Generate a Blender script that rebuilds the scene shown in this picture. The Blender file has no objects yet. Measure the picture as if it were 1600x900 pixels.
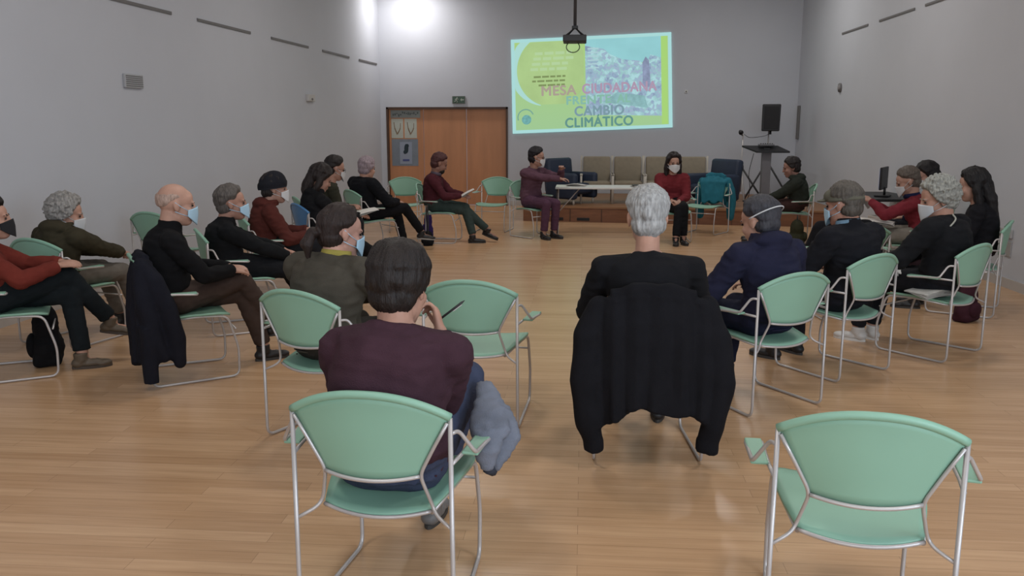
import bpy, bmesh, math, random
import numpy as np
from mathutils import Vector, Matrix, noise
random.seed(7)
PI = math.pi
S = bpy.context.scene
C = S.collection

# ------------------------------------------------------------------ camera
cam_d = bpy.data.cameras.new('camera')
cam = bpy.data.objects.new('camera', cam_d); C.objects.link(cam)
cam_d.sensor_width = 36.0
cam_d.lens = 1350.0 / 1600.0 * 36.0
cam_d.clip_end = 80
_p, _t = math.radians(10.6145), math.radians(4.6618)
_f = Vector((-math.sin(_t) * math.cos(_p), math.cos(_t) * math.cos(_p), -math.sin(_p)))
_r = Vector((math.cos(_t), math.sin(_t), 0)); _u = _r.cross(_f)
cam.matrix_world = Matrix(((_r.x, _u.x, -_f.x, 0), (_r.y, _u.y, -_f.y, 0), (_r.z, _u.z, -_f.z, 1.65), (0, 0, 0, 1)))
S.camera = cam

# ------------------------------------------------------------------ world, lights, exposure
w = bpy.data.worlds.new('world'); S.world = w; w.use_nodes = True
w.node_tree.nodes['Background'].inputs[0].default_value = (0.55, 0.62, 0.75, 1)
w.node_tree.nodes['Background'].inputs[1].default_value = 0.3
S.view_settings.view_transform = 'Standard'; S.view_settings.look = 'None'
S.view_settings.gamma = 1.0; S.view_settings.use_curve_mapping = False
S.view_settings.exposure = 1.0


def area(name, loc, target, sx, sy, power, col):
    d = bpy.data.lights.new(name, 'AREA'); d.shape = 'RECTANGLE'; d.size = sx; d.size_y = sy
    d.energy = power; d.color = col
    o = bpy.data.objects.new(name, d); C.objects.link(o); o.location = loc
    o.rotation_euler = (Vector(target) - Vector(loc)).to_track_quat('-Z', 'Y').to_euler()
    return o


# daylight through the window behind the camera and the window of the right wall beside the camera
area('daylight_rear_window', (0.4, -3.85, 2.3), (0.4, 8, 1.6), 6.0, 2.4, 68, (0.92, 0.96, 1.0))
area('daylight_side_window', (4.4, -1.2, 2.4), (-4.5, 6.5, 1.6), 3.2, 2.2, 104, (0.70, 0.84, 1.0))
# ceiling fill added without seen fixtures; the last one brightens the dim far right
for _x, _y in ((-1.6, 1.5), (2.2, 1.5), (-1.6, 6.5), (2.2, 6.5), (-1.6, 11.5), (2.2, 11.5), (2.6, 15.2)):
    area('ceiling_fill_light', (_x, _y, 4.72), (_x, _y, 0), 0.6, 0.6, 21, (1.0, 0.965, 0.92))
# the lamp in the far left corner that washes the walls
_l = area('corner_lamp_light', (-3.5, 17.45, 4.42), (-3.6, 17.7, 0), 0.5, 0.3, 18, (1.0, 0.96, 0.94))


# ------------------------------------------------------------------ materials
def lin(h):
    h = h.lstrip('#'); v = [int(h[i:i + 2], 16) / 255 for i in (0, 2, 4)]
    return tuple(((c + 0.055) / 1.055) ** 2.4 if c > 0.04045 else c / 12.92 for c in v) + (1,)


MC = {}


def mat(name, col, rough=0.6, metal=0.0, var=0.0, scale=8.0, bump=0.0, bscale=60.0, emit=0.0, stretch=(1, 1, 1), sheen=0.0, spec=0.5):
    if name in MC: return MC[name]
    m = bpy.data.materials.new(name); m.use_nodes = True; nt = m.node_tree; b = nt.nodes['Principled BSDF']
    c = lin(col) if isinstance(col, str) else col
    b.inputs['Base Color'].default_value = c; b.inputs['Roughness'].default_value = rough
    b.inputs['Metallic'].default_value = metal; b.inputs['Specular IOR Level'].default_value = spec
    if sheen: b.inputs['Sheen Weight'].default_value = sheen
    tc = nt.nodes.new('ShaderNodeTexCoord'); mp = nt.nodes.new('ShaderNodeMapping')
    mp.inputs['Scale'].default_value = stretch
    nt.links.new(tc.outputs['Object'], mp.inputs[0])
    if var:
        n = nt.nodes.new('ShaderNodeTexNoise'); n.inputs['Scale'].default_value = scale; n.inputs['Detail'].default_value = 4
        nt.links.new(mp.outputs[0], n.inputs['Vector'])
        r = nt.nodes.new('ShaderNodeValToRGB')
        r.color_ramp.elements[0].position = 0.3; r.color_ramp.elements[1].position = 0.7
        r.color_ramp.elements[0].color = tuple(max(0, x * (1 - var)) for x in c[:3]) + (1,)
        r.color_ramp.elements[1].color = tuple(min(1, x * (1 + var)) for x in c[:3]) + (1,)
        nt.links.new(n.outputs['Fac'], r.inputs[0]); nt.links.new(r.outputs[0], b.inputs['Base Color'])
        if emit:
            nt.links.new(r.outputs[0], b.inputs['Emission Color'])
            if emit < 1: nt.links.remove(b.inputs['Base Color'].links[0])
    if bump:
        n = nt.nodes.new('ShaderNodeTexNoise'); n.inputs['Scale'].default_value = bscale; n.inputs['Detail'].default_value = 3
        nt.links.new(mp.outputs[0], n.inputs['Vector'])
        bp = nt.nodes.new('ShaderNodeBump'); bp.inputs['Strength'].default_value = bump; bp.inputs['Distance'].default_value = 0.004
        nt.links.new(n.outputs['Fac'], bp.inputs['Height']); nt.links.new(bp.outputs[0], b.inputs['Normal'])
    if emit:
        if not var: b.inputs['Emission Color'].default_value = c
        b.inputs['Emission Strength'].default_value = emit
        if emit < 1: b.inputs['Base Color'].default_value = (.02, .02, .02, 1)
    MC[name] = m
    return m


def cloth(col, var=0.12):
    return mat('cloth_' + col, col, 0.92, var=var, scale=14, bump=0.5, bscale=220, sheen=0.0, spec=0.15)


def skinm(col):
    return mat('skin_' + col, col, 0.55, var=0.08, scale=18, bump=0.15, bscale=150, spec=0.3)


def hairm(col):
    return mat('hair_' + col, col, 0.55, var=0.35, scale=30, bump=0.9, bscale=90, stretch=(3, 3, 0.6), spec=0.35)


M_metal = mat('painted_steel', '#b9b4b2', 0.35, 0.35, var=0.05)
M_green = mat('green_plastic', '#88b29c', 0.48, var=0.04, scale=3)
M_green_far = M_green
M_blue = mat('blue_plastic', '#4a7fb0', 0.4, var=0.05)
M_black = mat('black_plastic', '#17171a', 0.5, var=0.2)
M_white = mat('white_laminate', '#cfcfcc', 0.45, var=0.03)
M_paper = mat('paper', '#d6d3cd', 0.8, var=0.05, scale=25)
M_mask_blue = mat('mask_blue', '#a9cbe0', 0.9, var=0.05)
M_mask_white = mat('mask_white', '#c9cccf', 0.9, var=0.05)
M_mask_black = mat('mask_black', '#1c1c20', 0.9, var=0.05)
M_eye = mat('eye_dark', '#1b1410', 0.2)


# ------------------------------------------------------------------ object helpers
def mesh_obj(name, verts, faces, m, parent=None, smooth=True, loc=None):
    me = bpy.data.meshes.new(name); me.from_pydata([tuple(v) for v in verts], [], faces); me.update()
    me.materials.append(m)
    if smooth: me.polygons.foreach_set('use_smooth', [True] * len(me.polygons))
    o = bpy.data.objects.new(name, me); C.objects.link(o)
    if parent: o.parent = parent
    if loc: o.location = loc
    return o


def tag(o, label=None, cat=None, group=None, kind=None):
    if label: o['label'] = label
    if cat: o['category'] = cat
    if group: o['group'] = group
    if kind: o['kind'] = kind
    return o


def empty(name, loc, rz=0.0, label=None, cat=None, group=None):
    o = bpy.data.objects.new(name, None); C.objects.link(o); o.location = loc
    o.rotation_euler = (0, 0, math.radians(rz)); o.empty_display_size = 0.2
    return tag(o, label, cat, group)


def copy_tree(o, parent=None):
    c = o.copy(); C.objects.link(c); c.parent = parent
    for ch in list(o.children): copy_tree(ch, c)
    return c


class MB:
    """collects shapes into one mesh"""
    def __init__(s): s.v = []; s.f = []

    def add(s, v, f):
        n = len(s.v); s.v += [tuple(x) for x in v]; s.f += [tuple(i + n for i in g) for g in f]; return s

    def box(s, c, d, rz=0, bev=0.0, rx=0):
        bm = bmesh.new(); bmesh.ops.create_cube(bm, size=1)
        for v in bm.verts: v.co = Vector((v.co.x * d[0], v.co.y * d[1], v.co.z * d[2]))
        if bev: bmesh.ops.bevel(bm, geom=bm.edges[:], offset=min(bev, min(d) * .45), segments=2, affect='EDGES', profile=.5)
        R = Matrix.Rotation(math.radians(rz), 3, 'Z') @ Matrix.Rotation(math.radians(rx), 3, 'X')
        bm.verts.index_update()
        vs = [R @ v.co + Vector(c) for v in bm.verts]; fs = [[v.index for v in f.verts] for f in bm.faces]
        bm.free(); return s.add(vs, fs)

    def ell(s, c, r, R=None, n=16, m=10):
        vs = [Vector((0, 0, 1))]
        for i in range(1, m):
            a = PI * i / m
            for j in range(n):
                b = 2 * PI * j / n; vs.append(Vector((math.sin(a) * math.cos(b), math.sin(a) * math.sin(b), math.cos(a))))
        vs.append(Vector((0, 0, -1)))
        fs = []
        for j in range(n): fs.append((0, 1 + j, 1 + (j + 1) % n))
        for i in range(m - 2):
            for j in range(n):
                a = 1 + i * n + j; b = 1 + i * n + (j + 1) % n; fs.append((a, a + n, b + n, b))
        L = len(vs) - 1
        for j in range(n): fs.append((L, L - n + (j + 1) % n, L - n + j))
        out = []
        for v in vs:
            q = Vector((v.x * r[0], v.y * r[1], v.z * r[2]))
            if R: q = R @ q
            out.append(q + Vector(c))
        return s.add(out, fs)

    def tube(s, pts, r, n=10, closed=False, caps=True, squash=None):
        pts = [Vector(p) for p in pts]; N = len(pts)
        rs = r if isinstance(r, (list, tuple)) else [r] * N
        t0 = (pts[1] - pts[0]).normalized()
        up = Vector((0, 0, 1)) if abs(t0.z) < .9 else Vector((0, 1, 0))
        nrm = (up - t0 * up.dot(t0)).normalized(); vs = []
        for i, p in enumerate(pts):
            if closed: t = pts[(i + 1) % N] - pts[i - 1]
            else: t = pts[min(i + 1, N - 1)] - pts[max(i - 1, 0)]
            t = t.normalized() if t.length > 1e-9 else t0
            nrm = nrm - t * nrm.dot(t)
            nrm = nrm.normalized(); bn = t.cross(nrm)
            for j in range(n):
                a = 2 * PI * j / n
                vs.append(p + (nrm * math.cos(a) * (squash or 1) + bn * math.sin(a)) * rs[i])
        fs = []
        for i in range(N if closed else N - 1):
            for j in range(n):
                a = i * n + j; b = i * n + (j + 1) % n; c = ((i + 1) % N) * n + (j + 1) % n; d = ((i + 1) % N) * n + j
                fs.append((a, b, c, d))
        if caps and not closed:
            fs.append(tuple(range(n))[::-1]); fs.append(tuple((N - 1) * n + j for j in range(n)))
        return s.add(vs, fs)

    def chain(s, pts, rs, n=14):
        """tapered limb with round joints"""
        for i in range(len(pts) - 1):
            s.tube([pts[i], pts[i + 1]], [rs[i], rs[i + 1]], n)
        for p, r in zip(pts, rs): s.ell(p, (r, r, r), None, n, 8)
        return s

    def cyl(s, a, b, r, n=20, r2=None): return s.tube([a, b], [r, r if r2 is None else r2], n)

    def build(s, name, m, parent=None, smooth=False, loc=None):
        return mesh_obj(name, s.v, s.f, m, parent, smooth, loc)


def smooth_curve(pts, k=6):
    pts = [Vector(p) for p in pts]; out = []
    P = [pts[0] * 2 - pts[1]] + pts + [pts[-1] * 2 - pts[-2]]
    for i in range(1, len(P) - 2):
        for j in range(k):
            t = j / k; a, b, c, d = P[i - 1], P[i], P[i + 1], P[i + 2]
            out.append(.5 * ((2 * b) + (c - a) * t + (2 * a - 5 * b + 4 * c - d) * t * t + (3 * b - a - 3 * c + d) * t ** 3))
    out.append(pts[-1]); return out


def fillet(pts, r=.04, k=5):
    """polyline with rounded corners"""
    pts = [Vector(p) for p in pts]; out = [pts[0]]
    for i in range(1, len(pts) - 1):
        a, b, c = pts[i - 1], pts[i], pts[i + 1]
        d1 = min(r, (a - b).length * .48); d2 = min(r, (c - b).length * .48)
        p = b + (a - b).normalized() * d1; q = b + (c - b).normalized() * d2
        for j in range(k + 1):
            t = j / k; out.append(p * (1 - t) ** 2 + b * 2 * t * (1 - t) + q * t * t)
    out.append(pts[-1]); return out


def remesh(mb, voxel, smooth=4, dec=1.0):
    me = bpy.data.meshes.new('tmp'); me.from_pydata(mb.v, [], mb.f); me.update()
    o = bpy.data.objects.new('tmp', me); C.objects.link(o)
    r = o.modifiers.new('r', 'REMESH'); r.mode = 'VOXEL'; r.voxel_size = voxel
    if smooth:
        k = o.modifiers.new('s', 'SMOOTH'); k.iterations = smooth; k.factor = .5
    dg = bpy.context.evaluated_depsgraph_get()
    out = bpy.data.meshes.new_from_object(o.evaluated_get(dg))
    bpy.data.objects.remove(o); bpy.data.meshes.remove(me)
    return out


def disp(me, fn):
    n = len(me.vertices); co = np.empty(n * 3, 'f'); me.vertices.foreach_get('co', co)
    no = np.empty(n * 3, 'f'); me.vertices.foreach_get('normal', no)
    co = co.reshape(-1, 3); no = no.reshape(-1, 3)
    d = np.array([fn(Vector(c)) for c in co.tolist()], 'f')
    co += no * d[:, None]; me.vertices.foreach_set('co', co.ravel()); me.update()


def finish(me, name, m, parent):
    me.name = name; me.materials.clear(); me.materials.append(m)
    me.polygons.foreach_set('use_smooth', [True] * len(me.polygons))
    o = bpy.data.objects.new(name, me); C.objects.link(o); o.parent = parent
    return o


def wrinkle(seed, amp=.007, fr=7.0):
    off = Vector((seed * 3.7, seed * 1.9, seed * 5.3))

    def f(c):
        q = Vector((c.x * fr, c.y * fr, c.z * fr * 1.3)) + off
        a = noise.noise(q); b = noise.noise(Vector((q.x * 1.2 + a, q.y * 2.2, q.z * 2.6)))
        return amp * (1 - 2 * abs(b)) * .8 + amp * .8 * a
    return f


# ------------------------------------------------------------------ the room
def struct(o): return tag(o, kind='structure')


def wall_mat(name, col):
    m = mat(name, col, 0.75, var=0.02, scale=1.2, bump=0.12, bscale=120, spec=0.25)
    return m


MW = wall_mat('wall_paint', '#bfc2c9')


def floor_mat():
    m = bpy.data.materials.new('laminate_floor'); m.use_nodes = True; nt = m.node_tree; b = nt.nodes['Principled BSDF']
    tc = nt.nodes.new('ShaderNodeTexCoord')
    br = nt.nodes.new('ShaderNodeTexBrick'); br.inputs['Scale'].default_value = 1.0
    br.inputs['Brick Width'].default_value = 1.25; br.inputs['Row Height'].default_value = 0.085
    br.inputs['Mortar Size'].default_value = 0.0012; br.inputs['Mortar Smooth'].default_value = .3
    br.inputs['Color1'].default_value = lin('#cfaa85'); br.inputs['Color2'].default_value = lin('#c19b76')
    br.inputs['Mortar'].default_value = lin('#a08062'); br.offset = 0.37
    nt.links.new(tc.outputs['Object'], br.inputs['Vector'])
    mp = nt.nodes.new('ShaderNodeMapping'); mp.inputs['Scale'].default_value = (0.8, 14, 1)
    nt.links.new(tc.outputs['Object'], mp.inputs[0])
    n = nt.nodes.new('ShaderNodeTexNoise'); n.inputs['Scale'].default_value = 3.0; n.inputs['Detail'].default_value = 6
    nt.links.new(mp.outputs[0], n.inputs['Vector'])
    mx = nt.nodes.new('ShaderNodeMix'); mx.data_type = 'RGBA'; mx.blend_type = 'MULTIPLY'; mx.inputs[0].default_value = .55
    r = nt.nodes.new('ShaderNodeValToRGB'); r.color_ramp.elements[0].position = .3; r.color_ramp.elements[1].position = .68
    r.color_ramp.elements[0].color = (.72, .66, .6, 1); r.color_ramp.elements[1].color = (1, 1, 1, 1)
    nt.links.new(n.outputs['Fac'], r.inputs[0])
    nt.links.new(br.outputs['Color'], mx.inputs[6]); nt.links.new(r.outputs[0], mx.inputs[7])
    nt.links.new(mx.outputs[2], b.inputs['Base Color'])
    b.inputs['Roughness'].default_value = .27; b.inputs['Specular IOR Level'].default_value = .5
    return m


M_floor = floor_mat()
YB = 18.2
LW0, LW1 = (-5.33, -4.0), (-4.25, YB)      # left wall line
RW0, RW1 = (4.57, -4.0), (4.29, YB)        # right wall line
HC = 4.85
struct(MB().box((-.4, 7.1, -.05), (10.2, 22.6, .1)).build('floor', M_floor))
struct(MB().box((-.4, 7.1, HC + .05), (10.4, 22.8, .1)).build('ceiling', wall_mat('ceiling_paint', '#c9c8c6')))


def wall_line(name, a, b, z0, z1, th, side, m):
    a = Vector((a[0], a[1], 0)); b = Vector((b[0], b[1], 0)); d = (b - a).normalized(); n = Vector((d.y, -d.x, 0)) * side
    v = []
    for p in (a, b, b + n * th, a + n * th): v.append((p.x, p.y, z0))
    for p in (a, b, b + n * th, a + n * th): v.append((p.x, p.y, z1))
    return struct(mesh_obj(name, v, [(0, 1, 2, 3), (7, 6, 5, 4), (0, 4, 5, 1), (1, 5, 6, 2), (2, 6, 7, 3), (3, 7, 4, 0)], m, smooth=False))


wall_line('wall_left', LW0, LW1, 0, HC, .2, -1, MW)
# right wall with a window opening beside the camera (y -2.8 .. 0.4)
def rx(y): return RW0[0] + (RW1[0] - RW0[0]) * (y - RW0[1]) / (RW1[1] - RW0[1])
def lx(y): return LW0[0] + (LW1[0] - LW0[0]) * (y - LW0[1]) / (LW1[1] - LW0[1])
def right_wall():
    mb = MB()
    for y0, y1, z0, z1 in ((-4.0, -2.8, 0, HC), (-2.8, .4, 0, 1.3), (-2.8, .4, 3.5, HC), (.4, YB, 0, HC)):
        v = []
        for z in (z0, z1):
            for (x, y) in ((rx(y0), y0), (rx(y1), y1), (rx(y1) + .2, y1), (rx(y0) + .2, y0)): v.append((x, y, z))
        mb.add(v, [(0, 1, 2, 3), (7, 6, 5, 4), (0, 4, 5, 1), (1, 5, 6, 2), (2, 6, 7, 3), (3, 7, 4, 0)])
    return struct(mb.build('wall_right', MW))
right_wall()
# back wall with the door recess
DX0, DX1, DZ = -4.13, -1.57, 2.04
mb = MB()
mb.box(((LW1[0] - .1 + DX0) / 2, YB + .1, HC / 2), (DX0 - LW1[0] + .1, .2, HC))
mb.box(((DX1 + RW1[0] + .1) / 2, YB + .1, HC / 2), (RW1[0] + .1 - DX1, .2, HC))
mb.box(((DX0 + DX1) / 2, YB + .1, (HC + DZ) / 2), (DX1 - DX0, .2, HC - DZ))
struct(mb.build('wall_back', MW))
# wall behind the camera with a window opening
mb = MB()
mb.box((-3.95, -4.1, HC / 2), (2.7, .2, HC)); mb.box((4.0, -4.1, HC / 2), (1.2, .2, HC))
mb.box((.4, -4.1, .5), (6.0, .2, 1.0)); mb.box((.4, -4.1, 4.2), (6.0, .2, 1.3))
struct(mb.build('wall_front', MW))
mb = MB()
for x in (-2.58, -1.1, .4, 1.9, 3.38): mb.box((x, -4.1, 2.28), (.06, .08, 2.5))
mb.box((.4, -4.1, 1.03), (6, .08, .06)); mb.box((.4, -4.1, 3.52), (6, .08, .06))
struct(mb.build('window_1', M_metal))
mb = MB()
for y in (-2.77, -1.2, .37): mb.box((rx(y) + .1, y, 2.4), (.08, .06, 2.2))
mb.box((rx(-1.2) + .1, -1.2, 1.33), (.08, 3.2, .06)); mb.box((rx(-1.2) + .1, -1.2, 3.47), (.08, 3.2, .06))
struct(mb.build('window_2', M_metal))
# baseboards
M_base = mat('baseboard_paint', '#b9b4b0', .5, var=.02)
wall_line('baseboard_left', (lx(-3.9) + .001, -3.9), (LW1[0] + .001, YB), 0, .10, .014, 1, M_base)
wall_line('baseboard_right', (rx(-3.9) - .001, -3.9), (RW1[0] - .001, YB), 0, .10, .014, -1, M_base)
struct(MB().box((DX1 + .24, YB - .008, .05), (.46, .014, .1)).build('baseboard_back', M_base))

# double door of orange-brown veneer in its recess
M_door = mat('door_veneer', '#b9825c', .45, var=.10, scale=2.2, stretch=(3, 3, .35))
M_dframe = mat('door_frame_dark', '#4b3528', .5, var=.1)
dy = YB + .09
mb = MB(); mb.box((DX0 + .02, dy - .03, DZ / 2), (.04, .14, DZ)); mb.box((DX1 - .02, dy - .03, DZ / 2), (.04, .14, DZ))
mb.box(((DX0 + DX1) / 2, dy - .03, DZ - .02), (DX1 - DX0, .14, .04)); struct(mb.build('trim_1', M_dframe))
# left narrow leaf (carries the posters), right leaves
segs = ((DX0 + .04, -3.36), (-3.352, -2.45), (-2.442, DX1 - .04))
for i, (a, b_) in enumerate(segs):
    d = struct(MB().box(((a + b_) / 2, dy, (DZ - .04) / 2 + .004), (b_ - a, .045, DZ - .05), bev=.004).build('door_%d' % (i + 1), M_door))

# wooden platform along the far right
M_stage = mat('stage_wood', '#8f6848', .5, var=.14, scale=3, stretch=(.6, 6, 6))
sx0, sy0, sx1, sy1, sh = -1.06, 15.22, rx(14.6) - .02, 14.6, .27
st = empty('stage_platform', (0, 0, 0), label='low wooden platform filling the far right of the hall', cat='platform')
v = [(sx0, sy0, sh - .03), (sx1, sy1, sh - .03), (rx(YB) - .02, YB - .02, sh - .03), (sx0, YB - .02, sh - .03)]
v += [(a, b_, sh) for a, b_, c in v]
mesh_obj('deck', v, [(3, 2, 1, 0), (4, 5, 6, 7), (0, 1, 5, 4), (1, 2, 6, 5), (2, 3, 7, 6), (3, 0, 4, 7)], M_stage, st, False)
dv = (Vector((sx1, sy1, 0)) - Vector((sx0, sy0, 0))); ln = dv.length; an = math.degrees(math.atan2(dv.y, dv.x)); dn = dv.normalized(); nn = Vector((-dn.y, dn.x, 0))
mb = MB(); mid = Vector((sx0, sy0, 0)) + dn * ln / 2 + nn * .035
mb.box((mid.x, mid.y, (sh - .03) / 2), (ln - .03, .03, sh - .03), rz=an)
mb.box((sx0 + .03, (sy0 + YB) / 2, (sh - .03) / 2), (.03, YB - sy0 - .1, sh - .03)); mb.build('riser', mat('stage_riser', '#7d5238', .5, var=.15, scale=4, stretch=(.7, 6, 6)), st)
for px in (.62, 1.08):
    q = Vector((sx0, sy0, 0)) + dn * px + nn * .016
    MB().box((q.x, q.y, .05), (.22, .012, .05), rz=an, bev=.004).build('vent_slot', M_black, st)
for k in range(10):
    q = Vector((sx0, sy0, 0)) + dn * (.55 * k + .3) + nn * .015
    MB().box((q.x, q.y, .12), (.012, .010, .22), rz=an).build('joint_strip', M_dframe, st)

# slot diffusers high on both side walls
M_slot = mat('slot_grey', '#6e6c6c', .6)
def wall_frame(side, y):
    a, b_ = (LW0, LW1) if side < 0 else (RW0, RW1)
    x = lx(y) if side < 0 else rx(y); return x, math.degrees(math.atan2(b_[1] - a[1], b_[0] - a[0])) - 90
n = 0
for (y0, y1) in ((5.6, 7.6), (8.6, 9.5 + .3), (10.4, 11.9), (12.6, 14.1), (14.75, 16.2), (16.8, 18.0)):
    y = (y0 + y1) / 2; x, rz = wall_frame(-1, y)
    o = MB().box((0, 0, 0), (.012, y1 - y0, .035)); o.box((.006, 0, 0), (.004, y1 - y0 - .03, .018))
    o = o.build('slot_vent', M_slot); o.location = (x + .007, y, 2.90); o.rotation_euler.z = math.radians(rz)
    words = ('nearest the camera', 'second from the camera', 'third from the camera', 'fourth from the camera', 'fifth from the camera', 'farthest, beside the far corner')[n]; n += 1
    tag(o, 'thin grey slot vent high on the left wall, ' + words, 'vent', 'slot vents high on the left wall')
n = 0
for (y0, y1) in ((14.2, 15.5), (12.35, 13.7), (10.6, 12.0)):
    y = (y0 + y1) / 2; x, rz = wall_frame(1, y)
    o = MB().box((0, 0, 0), (.012, y1 - y0, .03)); o.box((-.006, 0, 0), (.004, y1 - y0 - .03, .016))
    o = o.build('slot_vent', M_slot); o.location = (x - .007, y, 3.18); o.rotation_euler.z = math.radians(rz)
    words = ('farthest from the camera', 'middle of the visible row', 'cut by the frame top', 'nearest the camera')[n]; n += 1
    tag(o, 'thin grey slot vent high on the right wall, ' + words, 'vent', 'slot vents high on the right wall')
# small fittings on the walls
def wallbox(name, side, y, z, wy, h, d, m, label, cat, kids=None):
    x, rz = wall_frame(side, y); r = empty(name, (x, y, z), rz, label, cat)
    s = -side
    MB().box((s * d / 2, 0, 0), (d, wy, h), bev=.006).build('housing', m, r)
    if kids == 'grille':
        g = MB()
        for k in range(6): g.box((s * (d + .002), 0, -h / 2 + .02 + k * (h - .04) / 5), (.006, wy - .03, .008))
        g.build('grille', M_slot, r)
    if kids == 'lens': MB().ell((s * d, 0, -.02), (.02, .03, .02)).build('lens', M_slot, r, True)
    if kids == 'slit': MB().box((s * (d + .002), 0, h * .12), (.006, wy * .8, h * .12)).build('slit', M_slot, r)
    return r
wallbox('wall_vent', -1, 8.9, 2.11, .34, .14, .03, mat('vent_white', '#a9aaad', .5), 'small rectangular grille vent on the left wall', 'vent', 'grille')
wallbox('motion_sensor', -1, 14.05, 2.10, .3, .11, .05, mat('sensor_white', '#bdbbb9', .5), 'small white sensor box on the left wall near the far corner', 'sensor', 'lens')
wallbox('wall_socket', 1, 9.3, .56, .22, .09, .03, mat('socket_grey', '#a2a09e', .5), 'grey wall socket box low on the right wall, the upper one', 'socket', 'slit')
wallbox('wall_panel', 1, 9.3, .40, .22, .16, .012, mat('panel_grey', '#999796', .5), 'flat grey plate just under the socket on the right wall', 'socket', None)
x, rz = wall_frame(1, 15.4)
o = empty('wall_sensor', (x, 15.4, 2.29), rz, 'round grey detector on the right wall', 'sensor')
MB().cyl((0, 0, 0), (-.03, 0, 0), .075).build('housing', M_slot, o, True); MB().ell((-.03, 0, 0), (.02, .045, .045)).build('dome', mat('dome_grey', '#868484', .5), o, True)
o = empty('wall_box', (2.06, YB, 2.34), 0, 'tiny white fitting on the far wall right of the screen', 'sensor')
MB().box((0, -.012, 0), (.06, .024, .06), bev=.006).build('housing', M_white, o); MB().ell((0, -.026, 0), (.015, .01, .015)).build('button', M_slot, o, True)
o = empty('light_switch', (-.98, YB, 1.05), 0, 'pale light switch on the far wall beside the door', 'switch')
MB().box((0, -.006, 0), (.09, .012, .09), bev=.004).build('plate', mat('switch_cream', '#a9a78f', .5), o); MB().box((0, -.015, 0), (.04, .008, .05), bev=.003).build('rocker', mat('switch_cream2', '#9c9a84', .5), o)
x = rx(18.05)
o = empty('wall_fitting', (rx(18.05), 18.0, 1.72), 0, 'narrow tall grey fitting on the right wall at the far corner', 'wall fitting')
MB().box((-.02, 0, 0), (.04, .12, .66), bev=.01).build('housing', mat('fitting_grey', '#6c6a69', .6), o); MB().box((-.042, 0, 0), (.006, .05, .6)).build('slot', M_slot, o)

# exit sign with running figure and arrow over the door
o = empty('exit_sign', (-2.59, YB, 2.185), 0, 'small green exit sign with running figure and arrow above the door', 'exit sign')
MB().box((0, -.02, 0), (.27, .04, .155), bev=.006).build('housing', mat('sign_housing', '#7d7f7b', .5), o)
MB().box((0, -.042, 0), (.25, .004, .135)).build('panel', mat('sign_green', '#41574b', .5), o)
g = MB(); y = -.046; g.box((.075, y, 0), (.07, .004, .02)); g.add([(.035, y, 0), (.065, y, .035), (.065, y, -.035)], [(0, 1, 2)])
g.ell((-.03, y, .04), (.012, .003, .012)); g.tube([(-.032, y, .03), (-.05, y, -.005)], .011, 8); g.tube([(-.05, y, -.005), (-.025, y, -.03), (-.035, y, -.055)], .007, 8)
g.tube([(-.05, y, -.005), (-.07, y, -.03), (-.092, y, -.032)], .007, 8); g.tube([(-.035, y, .022), (-.012, y, .008), (-.002, y, .02)], .006, 8); g.tube([(-.035, y, .022), (-.062, y, .018), (-.075, y, 0)], .006, 8)
g.build('pictogram', mat('sign_pale', '#a8b0a6', .5), o)

# posters on the narrow left leaf
py = dy - .0235
def sheet(name, x0, x1, z0, z1, m, label):
    r = empty(name, ((x0 + x1) / 2, py, z0), 0, label, 'poster', 'posters on the left door leaf')
    MB().box((0, -.002, (z1 - z0) / 2), (x1 - x0, .004, z1 - z0)).build('sheet', m, r); return r
M_pgrey = mat('poster_grey', '#8b9290', .8, var=.08, scale=6)
M_pwhite = mat('poster_white', '#b3b8ae', .8, var=.05); M_pblue = mat('poster_blue', '#79828c', .8, var=.08)
r = sheet('header_poster', -4.05, -3.42, 1.82, 1.98, M_pgrey, 'grey strip poster across the top of the narrow door leaf')
g = MB(); rng = random.Random(3)
for k in range(14): g.box((-.26 + k * .04, -.006, .08 + rng.uniform(-.03, .03)), (.025, .003, rng.uniform(.02, .06)))
g.build('print', mat('ink_grey', '#565f60', .8), r)
for i, (x0, x1) in enumerate(((-4.04, -3.79), (-3.76, -3.5))):
    r = sheet('leaf_poster', x0, x1, 1.4, 1.80, M_pwhite, ('left' if i == 0 else 'right') + ' one of two white posters with a brown V-shaped drawing')
    g = MB(); g.tube(smooth_curve([(-.07, -.006, .33), (-.05, -.006, .2), (0, -.006, .08)]), [.008] * 6 + [.012] * 6 + [.02], 8, squash=.15)
    g.tube(smooth_curve([(.07, -.006, .31), (.06, -.006, .2), (.01, -.006, .10)]), [.006] * 6 + [.01] * 6 + [.014], 8, squash=.15)
    g.build('drawing', mat('ink_brown', '#7d6a55', .8, var=.3, scale=30), r)
r = sheet('figure_poster', -4.04, -3.48, .82, 1.38, M_pblue, 'blue grey poster with a dark bird-like figure below the white pair')
MB().box((.02, -.006, .27), (.26, .003, .46)).build('inner_panel', mat('poster_blue2', '#8f98a8', .8), r)
g = MB(); g.ell((.03, -.010, .36), (.045, .003, .10)); g.ell((.055, -.011, .42), (.03, .003, .04)); g.ell((0, -.011, .29), (.035, .003, .04)); g.build('figure', mat('ink_dark', '#23333b', .8), r, True)
MB().box((.02, -.010, .12), (.14, .003, .04)).build('caption', mat('ink_blue', '#4c5486', .8), r)

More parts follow.
